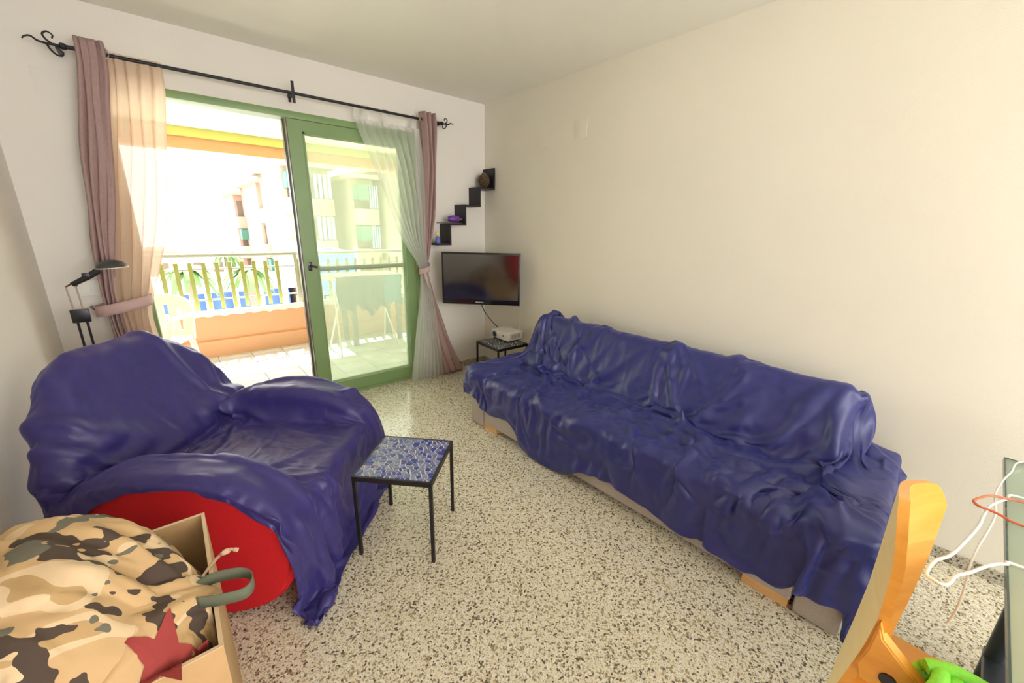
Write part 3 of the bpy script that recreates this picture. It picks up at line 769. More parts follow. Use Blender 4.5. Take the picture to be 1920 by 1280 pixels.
# ------------------------------------------------------------------ mosaic tables
def cells(w_, h_, n, seed):
    rnd = random.Random(seed); P = []
    while len(P) < n:
        best = None
        for _ in range(6):
            p = (rnd.uniform(0, w_), rnd.uniform(0, h_)); d = min([(p[0]-q[0])**2+(p[1]-q[1])**2 for q in P] or [1])
            if best is None or d > best[0]: best = (d, p)
        P.append(best[1])
    out = []
    for i, p in enumerate(P):
        poly = [(0, 0), (w_, 0), (w_, h_), (0, h_)]
        near = sorted(range(n), key=lambda j: (P[j][0]-p[0])**2+(P[j][1]-p[1])**2)[1:18]
        for j in near:
            q = P[j]; mx_, my_ = (p[0]+q[0])/2, (p[1]+q[1])/2; nx_, ny_ = q[0]-p[0], q[1]-p[1]; L = math.hypot(nx_, ny_); nx_ /= L; ny_ /= L
            off = -.0025; new = []
            for k in range(len(poly)):
                a, b = poly[k], poly[(k+1) % len(poly)]
                da = (a[0]-mx_)*nx_+(a[1]-my_)*ny_-off; db = (b[0]-mx_)*nx_+(b[1]-my_)*ny_-off
                if da <= 0: new.append(a)
                if da*db < 0: t = da/(da-db); new.append((a[0]+(b[0]-a[0])*t, a[1]+(b[1]-a[1])*t))
            poly = new
            if len(poly) < 3: break
        if len(poly) >= 3: out.append(poly)
    return out
def mosaic_table(name, label, loc, rz, S, Hh, n, single, seed, tones):
    t_ = thing(name, label, 'side table', loc, rz); s2 = S/2
    b = .014
    for sx in (-1, 1):
        for sy in (-1, 1): box('leg', (sx*s2-(b if sx > 0 else 0), sy*s2-(b if sy > 0 else 0), 0), (sx*s2+(b if sx < 0 else 0), sy*s2+(b if sy < 0 else 0), Hh-.022), M_iron, t_)
    bm = bmesh.new(); z0, z1 = Hh-.022, Hh
    abox(bm, (-s2, -s2, z0), (s2, -s2+.010, z1)); abox(bm, (-s2, s2-.010, z0), (s2, s2, z1)); abox(bm, (-s2, -s2+.010, z0), (-s2+.010, s2-.010, z1)); abox(bm, (s2-.010, -s2+.010, z0), (s2, s2-.010, z1))
    bobj('frame', bm, M_iron, t_)
    top = box('table_top', (-s2+.010, -s2+.010, Hh-.016), (s2-.010, s2-.010, Hh-.002), M_grout, t_)
    rnd = random.Random(seed); inn = S-.022; allb = bmesh.new()
    for poly in cells(inn, inn, n, seed):
        poly = [(x-inn/2, y-inn/2) for x, y in poly]; hz = rnd.uniform(0, .0008)
        if single: prism('tile', poly, Hh-.003, Hh+.0006+hz, rnd.choices([M_t1, M_t2, M_t3], tones)[0], top)
        else:
            vs = [allb.verts.new((x, y, Hh-.003)) for x, y in poly]; f = allb.faces.new(vs); r = bmesh.ops.extrude_face_region(allb, geom=[f])
            bmesh.ops.translate(allb, vec=(0, 0, .0036+hz), verts=[v for v in r['geom'] if isinstance(v, bmesh.types.BMVert)])
    if single: allb.free()
    else:
        o = bobj('tiles', allb, mat('dark_grey_shard', (.10, .10, .13), .2), top); o['kind'] = 'stuff'
    return t_
# corners measured on the floor: (-2.033,-1.839) (-1.80,-2.083) (-1.547,-1.813) (-1.78,-1.588)
mosaic_table('mosaic_table', 'small black iron side table with blue mosaic top in front of the armchair', (-1.792, -1.832, 0), math.radians(-46.5), .345, .402, 195, True, 3, [4, 4, 3])
mosaic_table('mosaic_table', 'grey mosaic side table in the corner carrying the white projector', (-.265, -.63, 0), math.radians(-2), .34, .402, 200, False, 5, [0, 3, 5])
pj = thing('projector', 'white mini projector standing on the corner mosaic table', 'projector', (-.248, -.443, .404), math.atan2(-.242, .007))
Wp, Dp, Hp = .243, .185, .085
box('casing', (0, .0, .008), (Wp, Dp, Hp), M_white, pj, .010, seg=3)
for a in ((.02, .02), (Wp-.02, .02), (.02, Dp-.02), (Wp-.02, Dp-.02)): lathe('foot', [(.008, 0), (.008, .009)], M_black, pj, 10, Matrix.Translation((a[0], a[1], 0)))
Ml = Matrix.Translation((.052, 0, .046)) @ Matrix.Rotation(math.pi/2, 4, 'X')
lathe('lens_ring', [(.020, -.004), (.031, -.004), (.031, .006), (.024, .007), (.024, .001), (.020, .001)], mat('lens_grey', (.25, .25, .25), .4), pj, 24, Ml)
lathe('lens', [(.0235, -.002), (.0235, .001), (.012, .004), (.002, .005)], mat('lens_glass', (.01, .012, .015), .05), pj, 24, Ml)
box('sensor', (.165, -.001, .045), (.18, .002, .056), M_black, pj)
bm = bmesh.new()
for k in range(7): abox(bm, (Wp-.001, .03+k*.018, .03), (Wp+.0012, .040+k*.018, .065))
bobj('vent', bm, mat('vent_grey', (.45, .44, .40), .6), pj)
for k in range(3): lathe('button', [(.006, 0), (.006, .002)], mat('vent_grey', (.45, .44, .40), .6), pj, 10, Matrix.Translation((.03+k*.02, .14, Hp-.0005)))

# ------------------------------------------------------------------ sofa
sf = thing('sofa_bed', 'long grey fabric sofa bed with oak feet along the right wall', 'sofa', (-.93, -1.07, 0), math.radians(1.9))
# local frame: y runs from 0 (far end) to -2.25 (near end), x from 0 (front) to .86 (wall side)
L = 2.235
box('base', (.012, -L+.165, .045), (.80, -.165, .335), M_grey, sf, .008)
box('seat_cushion', (.03, -L+.18, .335), (.52, -.18, .385), M_grey, sf, .02)
armF = box('armrest', (.006, -.160, .008), (.795, -.012, .410), M_grey, sf, .02)
armN = box('armrest', (.006, -L+.008, .008), (.795, -L+.155, .428), M_grey, sf, .02)
Mb_ = Matrix.Translation((.44, 0, .36)) @ Matrix.Rotation(math.radians(24), 4, 'Y')
backr = box('backrest', (0, -L+.20, 0), (.17, -.10, .44), M_grey, sf, .05, Mb_, 4)
for ya in (-.13, -1.9-.0): box('foot', (.02, ya-.165, 0), (.07, ya, .046), M_oak, sf, .002)
for ya in (-.13, -1.9): box('foot', (.72, ya-.165, 0), (.77, ya, .046), M_oak, sf, .002)
bpy.context.view_layer.update()
colls = []
def collider(name, a, b, M=None, bev=.02, mw=Matrix.Identity(4)):
    o = box(name, a, b, M_grey, None, bev, M, 3); o.matrix_world = mw; colls.append(o); return o
mw = sf.matrix_world.copy()
colls = []
collider('c', (.012, -L+.10, .03), (.80, -.10, .385), mw=mw)
collider('c', (.0, -.165, .008), (.80, 0, .425), mw=mw); collider('c', (.0, -L, .008), (.80, -L+.165, .445), mw=mw)
collider('c', (0, -L+.20, 0), (.17, -.10, .44), Mb_, .05, mw)
collider('c', (-1, -3.5, -.1), (2, 1, 0), bev=0, mw=mw)
hemz = [(-3.42, .235), (-3.31, .24), (-3.22, .215), (-3.148, .205), (-3.0, .18), (-2.77, .175), (-2.435, .225), (-2.315, .245), (-2.2, .235), (-2.09, .175), (-1.95, .165), (-1.8, .165),
        (-1.65, .195), (-1.64, .25), (-1.37, .268), (-1.18, .31), (-1.02, .35), (-.96, .35)]
NS, NT = 168, 104
def prof_at(yl):
    """cloth profile in the local x-z plane at local y"""
    yw = yl-1.07
    hz = interp(hemz, yw)
    A = [(.785, .50), (.785, .66), (.765, .80), (.69, .835), (.60, .790), (.51, .615), (.435, .435), (.37, .405), (.2, .405), (.04, .405), (-.020, .365), (-.030, hz)]
    zf = .452 if yl > -1.1 else .472
    B = [(.79, zf), (.77, zf), (.73, zf), (.68, zf), (.59, zf), (.51, zf), (.435, zf), (.37, zf), (.2, zf), (.04, zf), (-.020, zf-.04), (-.030, hz)]
    kf = ss(-.17, -.09, yl) if yl > -1.1 else ss(-L+.20, -L+.10, yl)
    return [(lerp(a[0], b[0], kf), lerp(a[1], b[1], kf)) for a, b in zip(A, B)], kf
def resamp(P, t):
    d = [0]
    for a, b in zip(P, P[1:]): d.append(d[-1]+math.hypot(a[0]-b[0], a[1]-b[1]))
    s_ = t*d[-1]
    for i in range(len(P)-1):
        if s_ <= d[i+1]+1e-9:
            k = (s_-d[i])/max(1e-9, d[i+1]-d[i]); return (lerp(P[i][0], P[i+1][0], k), lerp(P[i][1], P[i+1][1], k))
    return P[-1]
def sfn(u, v):
    yl = lerp(.03, -L-.26, u)
    drop = 0
    yc = yl
    if yl < -L-.02: drop = -L-.02-yl; yc = -L-.024-.12*drop
    if yl > 0: yc = min(yl, .025)
    P, k = prof_at(max(yl, -L))
    fold = 0
    x, z = resamp(P, v)
    wx = noise.noise(Vector((yl*1.7, v*2.5, 2)))*.9
    r1 = 1-abs(noise.noise(Vector((yl*3.2+wx+v*2.2, v*2.4-yl*.6, 3))))*3
    r2 = 1-abs(noise.noise(Vector((yl*2.2-v*3.5+wx, v*5.5+yl*1.0, 9))))*3
    n_ = max(0, r1)*.045*(1 if v > .12 else .2)+max(0, r2)*.038*ss(.35, .5, v)
    if yl < -L:
        lim = .24*ss(.70, .45, x)*(.8+.2*math.sin(x*9))
        z = z-min(drop, .26)*(.93 if x < .60 else .15)
        if x < 0: z = max(z, .03)
    return mw @ Vector((x, yc, max(z+abs(n_), .012)))
V, F = grid(NS, NT, sfn)
pins = [(1.0, [j*(NS+1)+i for j in range(0, 4) for i in range(int(NS*.08), int(NS*.84))])]

K1, K2, K3 = (.42, .87), (1.38, .90), (1.98, .80)
SEG = [([K1, (.26, .6), (.14, .34)], .026, .016), ([K1, (.36, .6), (.26, .26)], .026, .015), ([K1, (.46, .55), (.44, .28)], .022, .014), ([K1, (.60, .62), (.78, .36)], .028, .018),
       ([K1, (.72, .80), (1.05, .50)], .028, .020), ([K1, (.8, .90), (1.2, .74)], .022, .018), ([K1, (.25, .98), (.08, 1.02)], .028, .018), ([K1, (.36, 1.08), (.24, 1.28)], .026, .018),
       ([K1, (.55, 1.05), (.62, 1.30)], .028, .020), ([K1, (.75, 1.0), (1.05, 1.12)], .026, .02),
       ([K2, (1.25, .62), (1.18, .33)], .024, .018), ([K2, (1.5, .66), (1.72, .36)], .026, .018), ([K2, (1.62, .74), (1.9, .5)], .022, .018), ([K2, (1.2, 1.0), (.98, 1.22)], .028, .02),
       ([K2, (1.42, 1.08), (1.36, 1.30)], .026, .018), ([K2, (1.66, 1.02), (1.92, 1.06)], .030, .020), ([(1.0, 1.0), (1.3, 1.10), (1.7, 1.16), (2.0, 1.06)], .030, .022), ([(.55, 1.14), (.9, 1.24), (1.25, 1.20)], .026, .02),
       ([K3, (1.93, .55), (1.99, .30)], .030, .018), ([K3, (2.02, .55), (2.07, .32)], .028, .015), ([K3, (1.82, .95), (1.62, .98)], .026, .018), ([K3, (2.08, 1.0), (2.16, 1.25)], .026, .022),
       ([(1.7, 1.22), (1.95, 1.28), (2.2, 1.12)], .026, .025), ([(2.1, .95), (2.25, 1.05), (2.4, 1.2)], .02, .02)]
def sofa_post(i):
    u, v = (i % (NS+1))/NS, (i//(NS+1))/NT
    y = -lerp(.03, -L-.26, u); t = v*1.515
    if v < .10: return 0
    w_ = noise.noise(Vector((y*1.4, t*1.4, 5)))*.6
    kb = ss(.95, .75, t)   # 1 on the backrest
    h = seg_folds(SEG, (y+.05*w_, t+.05*noise.noise(Vector((y*3, t*3, 1)))))
    h += .016*ridge((y+t*.55)*5.5+w_, (t-y*.4)*1.6, 3)*kb + .015*ridge((y*.6+t*.5)*3.4+w_*2, (t*1.0-y*.25)*4.6, 8)*(1-kb)
    h += .005*ridge(y*13+w_*3, t*9, 12)
    return h*ss(.26, .40, v)+h*.35*ss(.10, .2, v)*(1-ss(.26, .40, v))
sofa_cover = cloth('sofa_throw', V, F, M_blue, colls, 26, post=sofa_post, shrink=-.12, pins=pins, bend=.04, quality=5, friction=25)
for c in colls: bpy.data.objects.remove(c)
tag(sofa_cover, 'rumpled blue cotton throw covering the sofa bed', 'throw')

# ------------------------------------------------------------------ armchair
# local frame: x across (toward the far arm), y forward (front of the chair), origin under the seat centre
fx, fy = .75, -.66; n_ = math.hypot(fx, fy); fx /= n_; fy /= n_
sv = Vector((-fy, fx, 0)); fv = Vector((fx, fy, 0))
c_s, c_f = -2.57, -.80
org = sv*c_s+fv*c_f
mwc = Matrix(((sv.x, fv.x, 0, org.x), (sv.y, fv.y, 0, org.y), (0, 0, 1, 0), (0, 0, 0, 1)))
ach = thing('armchair', 'red felt armchair with big rounded disc-shaped arms under a blue throw', 'armchair')
ach.matrix_world = mwc
def disc(x0, x1, ry=.42, rz=.295, cz=.288, yc=-.03):
    pts = []
    for i in range(56):
        a = 2*math.pi*i/56; c, s_ = math.cos(a), math.sin(a); e = 2/2.25
        y = yc+ry*math.copysign(abs(c)**e, c); z = cz+rz*math.copysign(abs(s_)**e, s_)
        pts.append((y, max(z, .006)))
    Mp = Matrix(((0, 0, 1, 0), (1, 0, 0, 0), (0, 1, 0, 0), (0, 0, 0, 1)))
    return pts, Mp
pts, Mp = disc(0, 0)
prism('armrest', pts, -.455, -.30, M_red, ach, Mp, .018)
prism('armrest', pts, .30, .455, M_red, ach, Mp, .018)
box('seat', (-.30, -.36, .05), (.30, .36, .40), M_red, ach, .04, seg=3)
Mbk = Matrix.Translation((0, -.30, .33)) @ Matrix.Rotation(math.radians(27), 4, 'X')
bpts = [(-.30, 0), (.30, 0), (.42, .12), (.46, .28), (.42, .42), (.33, .56), (.2, .645), (-.12, .64), (-.22, .58), (-.31, .40), (-.43, .26), (-.42, .12)]
Mup = Mbk @ Matrix(((1, 0, 0, 0), (0, 0, 1, 0), (0, 1, 0, 0), (0, 0, 0, 1)))
prism('backrest', bpts, -.11, 0, M_red, ach, Mup, .03)
colls = []
for a, b in ((-.455, -.30), (.30, .455)):
    o = prism('c', pts, a, b, M_red, None, Mp, .018); o.matrix_world = mwc; colls.append(o)
collider('c', (-.31, -.40, .02), (.31, .37, .41), bev=.03, mw=mwc)
o = prism('c', bpts, -.11, 0, M_red, None, Mup, .03); o.matrix_world = mwc; colls.append(o)
collider('c', (-2, -2, -.1), (2, 2, 0), bev=0, mw=mwc)
def arm_top(y):
    q = min(1, abs((y+.03)/.42)); return .30+.31*(1-q**2.25)**(1/2.25)
def Hc(x, y):
    ax = abs(x)
    seat = .425 if y < .36 else .425
    h = lerp(seat, max(arm_top(y)-.004, .28), ss(.24, .33, ax))
    # backrest
    if y < -.28:
        hb = .40+(-.28-y)*2.0
        top = interp([(-.62, .48), (-.50, .60), (-.43, .65), (-.32, .76), (-.22, .90), (-.12, .95), (0, .955), (.18, .94), (.32, .87), (.42, .76), (.47, .64), (.6, .45)], x)
        h = max(h, min(hb, top))
    return h
Aw, Bf, Bb = .455, .385, -.70
def ab(u, v):
    a0 = lerp(-.60, .80, u)
    bmax = interp([(-.66, .72), (-.45, .80), (-.2, .77), (.3, .79), (.5, .70), (.8, .50)], a0)
    b = lerp(-.90, bmax, v)
    lo = interp([(-.90, -.60), (-.55, -.70), (-.40, -.62), (-.26, -.53), (-.12, -.49), (.0, -.48), (.2, -.485), (.33, -.52), (.42, -.60), (.8, -.58)], b)
    hi = interp([(-.90, .60), (0, .72), (.45, .80)], b)
    return lerp(lo, hi, u), b
def cfn(u, v):
    a, b = ab(u, v)
    x, y, drop = a, b, 0
    if a < -Aw-.01: dd = -Aw-.01-a; x = -Aw-.012-.12*dd; drop += dd
    if a > Aw+.01: dd = a-Aw-.01; x = Aw+.012+.2*dd; drop += dd
    if b > Bf: dd = b-Bf; y = Bf+.012+.14*dd; drop += dd
    if b < Bb: dd = Bb-b; y = Bb-.25*dd; drop += dd
    h = Hc(x, y)-drop*.97
    w2 = noise.noise(Vector((a*1.5, b*1.5, 7)))*.8
    r1 = max(0, 1-abs(noise.noise(Vector((a*2.6+w2, b*2.2-a*.8, 3))))*3.2)
    r2 = max(0, 1-abs(noise.noise(Vector((a*1.6-b*3.0, b*3.4+w2, 13))))*3.2)
    h += r1*.030+r2*.024*ss(-.2, -.5, b)+r2*.012
    return mwc @ Vector((x, y, max(h+.012, .012+.02*noise.noise(Vector((a*9, b*9, 0)))+.01)))
# the sheet's outline: a side cut so that the red disc stays in view
NU, NV = 124, 140
V, F = grid(NU, NV, cfn)
KC = (.31, -.30)
SEGC = [([(-.40, -.62), (-.24, -.44), (0, -.36), (.24, -.42)], .030, .026), ([(-.36, -.46), (-.12, -.27), (.18, -.29), KC], .026, .022), ([(-.27, -.74), (-.30, -.52), (-.40, -.36)], .028, .024),
        ([KC, (.20, -.55), (.10, -.72)], .020, .022), ([KC, (.40, -.10), (.44, .15)], .022, .018), ([KC, (.22, -.08), (.12, .10)], .022, .018), ([KC, (.05, -.18), (-.2, -.12)], .020, .018), ([KC, (.36, -.42), (.40, -.62)], .022, .018),
        ([(-.30, .05), (-.30, .35), (-.36, .75)], .022, .022), ([(-.40, .36), (-.34, .55), (-.40, .8)], .028, .022), ([(-.20, .36), (-.22, .60), (-.16, .8)], .022, .025), ([(-.46, .30), (-.50, .50), (-.52, .75)], .026, .02),
        ([(.35, .20), (.52, .30), (.62, .42)], .024, .02), ([(.33, .30), (.40, .45), (.38, .70)], .022, .022), ([(-.15, .1), (.05, .22), (.18, .12)], .014, .03)]
def chair_post(i):
    a, b = ab((i % (NU+1))/NU, (i//(NU+1))/NV)
    w_ = noise.noise(Vector((a*1.6, b*1.6, 5)))*.7
    h = seg_folds(SEGC, (a+.04*w_, b+.04*noise.noise(Vector((a*3, b*3, 1)))))
    h += .009*ridge((a+b*.5)*4+w_, (b-a*.5)*2, 3)+.004*ridge(a*11+w_*3, b*9, 12)
    edge = ss(.50, .38, abs(a)) if b < .3 else 1
    return h*(.35+.65*edge)*(1 if b > -.62 else .35)
chair_cover = cloth('armchair_throw', V, F, M_violet, colls, 22, post=chair_post, shrink=-.085, bend=.07, quality=5, friction=30)
for c in colls: bpy.data.objects.remove(c)
tag(chair_cover, 'violet-blue cotton throw draped over the red armchair', 'throw')

# ------------------------------------------------------------------ cardboard box with camouflage clothes
bxo = thing('cardboard_box', 'tall open brown cardboard box in the left foreground', 'box', (-2.51, -2.034, 0))
BW, BD, BH, th = .44, .495, .60, .007
box('side_panel', (-th, -BD, 0), (0, 0, BH), [M_card], bxo); box('side_panel', (-BW, -BD, 0), (-BW+th, 0, BH), M_card, bxo)
box('end_panel', (-BW+th, -th, 0), (-th, 0, BH), M_card, bxo); box('end_panel', (-BW+th, -BD, 0), (-th, -BD+th, BH), M_card, bxo)
box('bottom_panel', (-BW+th, -BD+th, 0), (-th, -th, th), M_card, bxo)
bm = bmesh.new(); e = .0006
abox(bm, (-th-e, -BD, BH), (e, 0, BH+.0015)); abox(bm, (-BW, -th-e, BH), (-th, e, BH+.0015)); abox(bm, (-BW, -BD-e, BH), (-th, -BD+th, BH+.0015))
bobj('cut_edge', bm, M_cardedge, bxo)
def lump(name, label, c, r, seed, mt, squash=.0, nz=.10, rot=0):
    bm = bmesh.new(); bmesh.ops.create_icosphere(bm, subdivisions=6, radius=1)
    for v in bm.verts:
        p = v.co.copy(); n1 = noise.noise(p*1.3+Vector((seed, 0, 0)))*nz*1.5
        # directional folds
        q = p.x*.35+p.y*1.0; fold = abs(math.sin(q*5.5+2.5*noise.noise(p*1.6+Vector((0, seed, 0)))))
        fold = (1-fold)**2*-.055; n2 = noise.ridged_multi_fractal(p*2.2+Vector((seed, seed, 0)), 1, 2, 2, 1, 2)*.018
        v.co = Vector((p.x*r[0], p.y*r[1], p.z*r[2]))*(1+n1+fold+n2)
    bmesh.ops.transform(bm, matrix=Matrix.Translation(c) @ Matrix.Rotation(rot, 4, 'Z'), verts=bm.verts)
    o = bobj(name, bm, mt, None, True); return tag(o, label, 'clothing')
l1 = lump('jacket_form', 'large bundled sandy camouflage jacket heaped in the box at the left', (-2.79, -2.285, .56), (.225, .235, .215), 3, M_camo, rot=.5)
l2 = lump('trousers_form', 'folded camouflage trousers with a red star at the front right of the box', (-2.635, -2.365, .515), (.118, .160, .145), 9, M_camo, rot=-.1)


from mathutils.bvhtree import BVHTree
bpy.context.view_layer.update()
def sheet(name, src, x0, x1, y0, y1, n, seed, label, frames, rot, zmin, amp):
    bv0 = BVHTree.FromObject(src, bpy.context.evaluated_depsgraph_get()); cx_, cy_ = (x0+x1)/2, (y0+y1)/2
    wx_, wy_ = (x1-x0)/2, (y1-y0)/2
    def fn(u, v):
        a, b = lerp(-1, 1, u), lerp(-1, 1, v); rr = max(abs(a), abs(b)); k = 1
        # map the square sheet onto a rounded footprint
        a2, b2 = a*math.sqrt(1-b*b/2), b*math.sqrt(1-a*a/2)
        x, y = cx_+wx_*a2, cy_+wy_*b2
        h = bv0.ray_cast(Vector((x, y, 2)), Vector((0, 0, -1)))
        z = h[0].z if h[0] else zmin
        q = (x-cx_)*math.sin(rot)+(y-cy_)*math.cos(rot)
        f_ = max(0, 1-abs(noise.noise(Vector((q*9+seed, ((x-cx_)*math.cos(rot)-(y-cy_)*math.sin(rot))*2.2, seed))))*3)
        return Vector((x, y, max(z, zmin)+.012+amp*f_))
    V, F = grid(n, n, fn)
    def post(i):
        p = Vector(V[i]); q = (p.x-cx_)*math.sin(rot)+(p.y-cy_)*math.cos(rot); r_ = (p.x-cx_)*math.cos(rot)-(p.y-cy_)*math.sin(rot)
        w_ = noise.noise(p*6)*.8
        return amp*.75*ridge(q*14+w_, r_*3.5, seed, 2.4)+amp*.25*ridge(q*34+w_*2, r_*12, seed+4)
    o = cloth(name, V, F, M_camo, [src], frames, shrink=-.10, bend=.03, quality=5, friction=20, dist=.004, outer=.004, mass=.2, post=post)
    for v in o.data.vertices:   # keep the cloth inside the cardboard walls
        if v.co.z < .606: v.co.x = min(max(v.co.x, -2.940), -2.521); v.co.y = min(max(v.co.y, -2.518), -2.045)
    return tag(o, label, 'clothing')
j1 = sheet('camouflage_jacket', l1, -3.0, -2.545, -2.56, -2.045, 84, 3, l1['label'], 12, .5, .40, .030)
j2 = sheet('camouflage_trousers', l2, -2.765, -2.517, -2.55, -2.235, 64, 8, l2['label'], 12, -.7, .44, .026)
for o in (l1, l2): bpy.data.objects.remove(o)
l2 = j2
bpy.context.view_layer.update()
dg = bpy.context.evaluated_depsgraph_get(); bv = BVHTree.FromObject(l2, dg)
def onto(x, y, off=.004):
    h = bv.ray_cast(Vector((x, y, 1.5)), Vector((0, 0, -1)))
    return (max(h[0].z, .50) if h[0] else .60)+off
# five-pointed star print, projected on the cloth
cx, cy, R_ = -2.598, -2.500, .066; rot = math.radians(2)
outl = [(cx+(R_ if k % 2 == 0 else R_*.42)*math.cos(rot+k*math.pi/5), cy+(R_ if k % 2 == 0 else R_*.42)*math.sin(rot+k*math.pi/5)) for k in range(10)]
bm = bmesh.new(); cv = bm.verts.new((cx, cy, onto(cx, cy))); nr = 8; rings = []
M_ = []
for i in range(10):
    a, b = outl[i], outl[(i+1) % 10]
    for k in range(5): M_.append((lerp(a[0], b[0], k/5), lerp(a[1], b[1], k/5)))
prev = None
for r_ in range(1, nr+1):
    ring = [bm.verts.new((lerp(cx, x, r_/nr), lerp(cy, y, r_/nr), onto(lerp(cx, x, r_/nr), lerp(cy, y, r_/nr)))) for x, y in M_]
    n = len(ring)
    for i in range(n):
        j = (i+1) % n
        bm.faces.new((cv, ring[i], ring[j]) if prev is None else (prev[i], ring[i], ring[j], prev[j]))
    prev = ring
star = bobj('star_print', bm, mat('faded_red_print', (.33, .045, .04), .85), l2, True)
star['label'] = 'faded red five-pointed star'
def patch(name, P4, off, nn, mt, par):
    a, b, c, d = [Vector((*p, 0)) for p in P4]
    V, F = grid(nn, nn, lambda u, v: (lambda q: (q.x, q.y, onto(q.x, q.y, off)))(a.lerp(b, u).lerp(d.lerp(c, u), v)))
    o = mobj(name, V, F, mt, par, True); m_ = o.modifiers.new('t', 'SOLIDIFY'); m_.thickness = .004; m_.offset = 1; return o
patch('pocket_flap', [(-2.735, -2.395), (-2.665, -2.345), (-2.64, -2.385), (-2.705, -2.435)], .004, 8, M_camo, l2)
sp_ = thing('webbing_strap', 'grey-green webbing strap looping out over the right rim of the cardboard box', 'strap')
cl_ = spline([(-2.56, -2.36, .60), (-2.52, -2.37, .624), (-2.475, -2.385, .626), (-2.448, -2.402, .622), (-2.441, -2.425, .618), (-2.458, -2.448, .616), (-2.50, -2.44, .620), (-2.54, -2.42, .622)], 8)
V = []; 
for p in cl_: V += [p+Vector((0, 0, -.002)), p+Vector((.0, 0, .027))]
F = [(2*i, 2*i+2, 2*i+3, 2*i+1) for i in range(len(cl_)-1)]
o = mobj('webbing', V, F, mat('webbing_green', (.13, .15, .10), .8), sp_, True); o.modifiers.new('t', 'SOLIDIFY').thickness = .0022
tw = tube('twine_end', spline([(-2.535, -2.31, .60), (-2.512, -2.285, .608), (-2.492, -2.281, .622), (-2.484, -2.293, .634), (-2.474, -2.284, .628), (-2.480, -2.276, .620), (-2.470, -2.286, .632), (-2.455, -2.298, .630)], 8), .0035, mat('twine', (.72, .50, .36), .9), None, 8, lambda t: 1+1.0*max(0, math.sin(max(0, t-.35)*9))*(t < .7)+.5*(t > .93))
tag(tw, 'knotted end of beige twine poking over the box rim', 'twine')

# ------------------------------------------------------------------ glass table with cables
gt = thing('glass_table', 'greenish glass-topped table cut off by the right edge of the picture', 'table', (-.565, -3.515, 0))
box('glass_top', (-1.30, -.90, .738), (0, 0, .75), glass('table_glass', (.74, .84, .77), .60, (.74, .84, .74)), gt, .002)
bm = bmesh.new(); abox(bm, (-1.30, 0, .737), (.0015, .003, .751)); abox(bm, (0, -.90, .737), (.003, .003, .751))
bobj('glass_edge', bm, mat('dark_green_glass_edge', (.03, .06, .05), .15), gt)
for q in ((-.10, -.12), (-1.20, -.12), (-.10, -.80), (-1.20, -.80)): tube('leg', [(q[0], q[1], 0), (q[0], q[1], .738)], .022, mat('table_leg', (.05, .06, .06), .3, metal=.6), gt, 16)
box('dark_board', (-1.24, -.86, .10), (-.06, -.10, .125), mat('dark_board_finish', (.03, .035, .045), .35), gt, .003)  # dark board set low beneath the glass top
cA = tube('charging_cable', spline([(-0.5, -3.75, 0.7575), (-0.561, -3.56, 0.757), (-0.7, -3.522, 0.757), (-0.815, -3.502, 0.757), (-0.9, -3.494, 0.756), (-1.015, -3.495, 0.75), (-1.162, -3.475, 0.73), (-1.198, -3.471, 0.7), (-1.217, -3.474, 0.65), (-1.231, -3.474, 0.6), (-1.24, -3.468, 0.56)]), .0022, M_cable, None, 8); tag(cA, 'thin white cable hanging down off the glass table edge', 'cable')
cB = tube('charging_cable', spline([(-0.88, -3.75, 0.757), (-0.854, -3.543, 0.757), (-0.898, -3.513, 0.757), (-0.965, -3.487, 0.755), (-1.039, -3.476, 0.755), (-1.112, -3.468, 0.755), (-1.274, -3.436, 0.755), (-1.331, -3.414, 0.755), (-1.388, -3.405, 0.755), (-1.403, -3.41, 0.755), (-1.402, -3.433, 0.755), (-1.354, -3.445, 0.755), (-1.318, -3.463, 0.755), (-1.256, -3.49, 0.755), (-1.23, -3.511, 0.757), (-1.216, -3.534, 0.757), (-1.2, -3.75, 0.757)]), .0032, M_cable, None, 8); tag(cB, 'thick white cable bent in a pointed loop over the glass table edge', 'cable')
cC = tube('charging_cable', spline([(-0.84, -3.72, 0.757), (-0.884, -3.54, 0.758), (-0.904, -3.514, 0.762), (-0.926, -3.485, 0.765), (-0.971, -3.463, 0.765), (-0.998, -3.457, 0.765), (-1.014, -3.467, 0.765), (-1.012, -3.489, 0.763), (-1.018, -3.513, 0.76), (-1.02, -3.537, 0.757), (-1.03, -3.75, 0.757)]), .0030, mat('orange_red_cable', (.62, .14, .06), .45), None, 8); tag(cC, 'orange-red cable curling over the glass table edge', 'cable')

# ------------------------------------------------------------------ plywood chair
ch = thing('plywood_chair', 'bent plywood armchair with orange front veneer at the glass table', 'chair', (-1.425, -3.33, 0))
def shell(u, z, side):
    """u -1 near .. 1 far; side 0 rear face, 1 front face"""
    zt = .94-.048*u-.05*max(0, abs(u)-.72)**2/.0784
    zz = min(z, 1); Z = lerp(.40, zt, zz); hw = .185
    C = interp([(.40, .005), (.58, .010), (.67, .02), (.76, .028), (.87, .026), (.97, .012)], Z) if u < 0 else .060
    y = interp([(.40, .009), (.48, .007), (.59, .001), (.70, -.003), (.80, -.002), (.95, 0)], Z)-C*u*u
    return Vector((u*hw, y-.015*side, Z))
nu, nv = 24, 30
bm = bmesh.new(); G = []
for side in (0, 1):
    G.append([[bm.verts.new(shell(lerp(-1, 1, i/nu), j/nv, side)) for i in range(nu+1)] for j in range(nv+1)])
fr_, bk_ = [], []
for j in range(nv):
    for i in range(nu):
        bk_.append(bm.faces.new((G[0][j][i], G[0][j][i+1], G[0][j+1][i+1], G[0][j+1][i])))
        fr_.append(bm.faces.new((G[1][j][i], G[1][j+1][i], G[1][j+1][i+1], G[1][j][i+1])))
ed = []
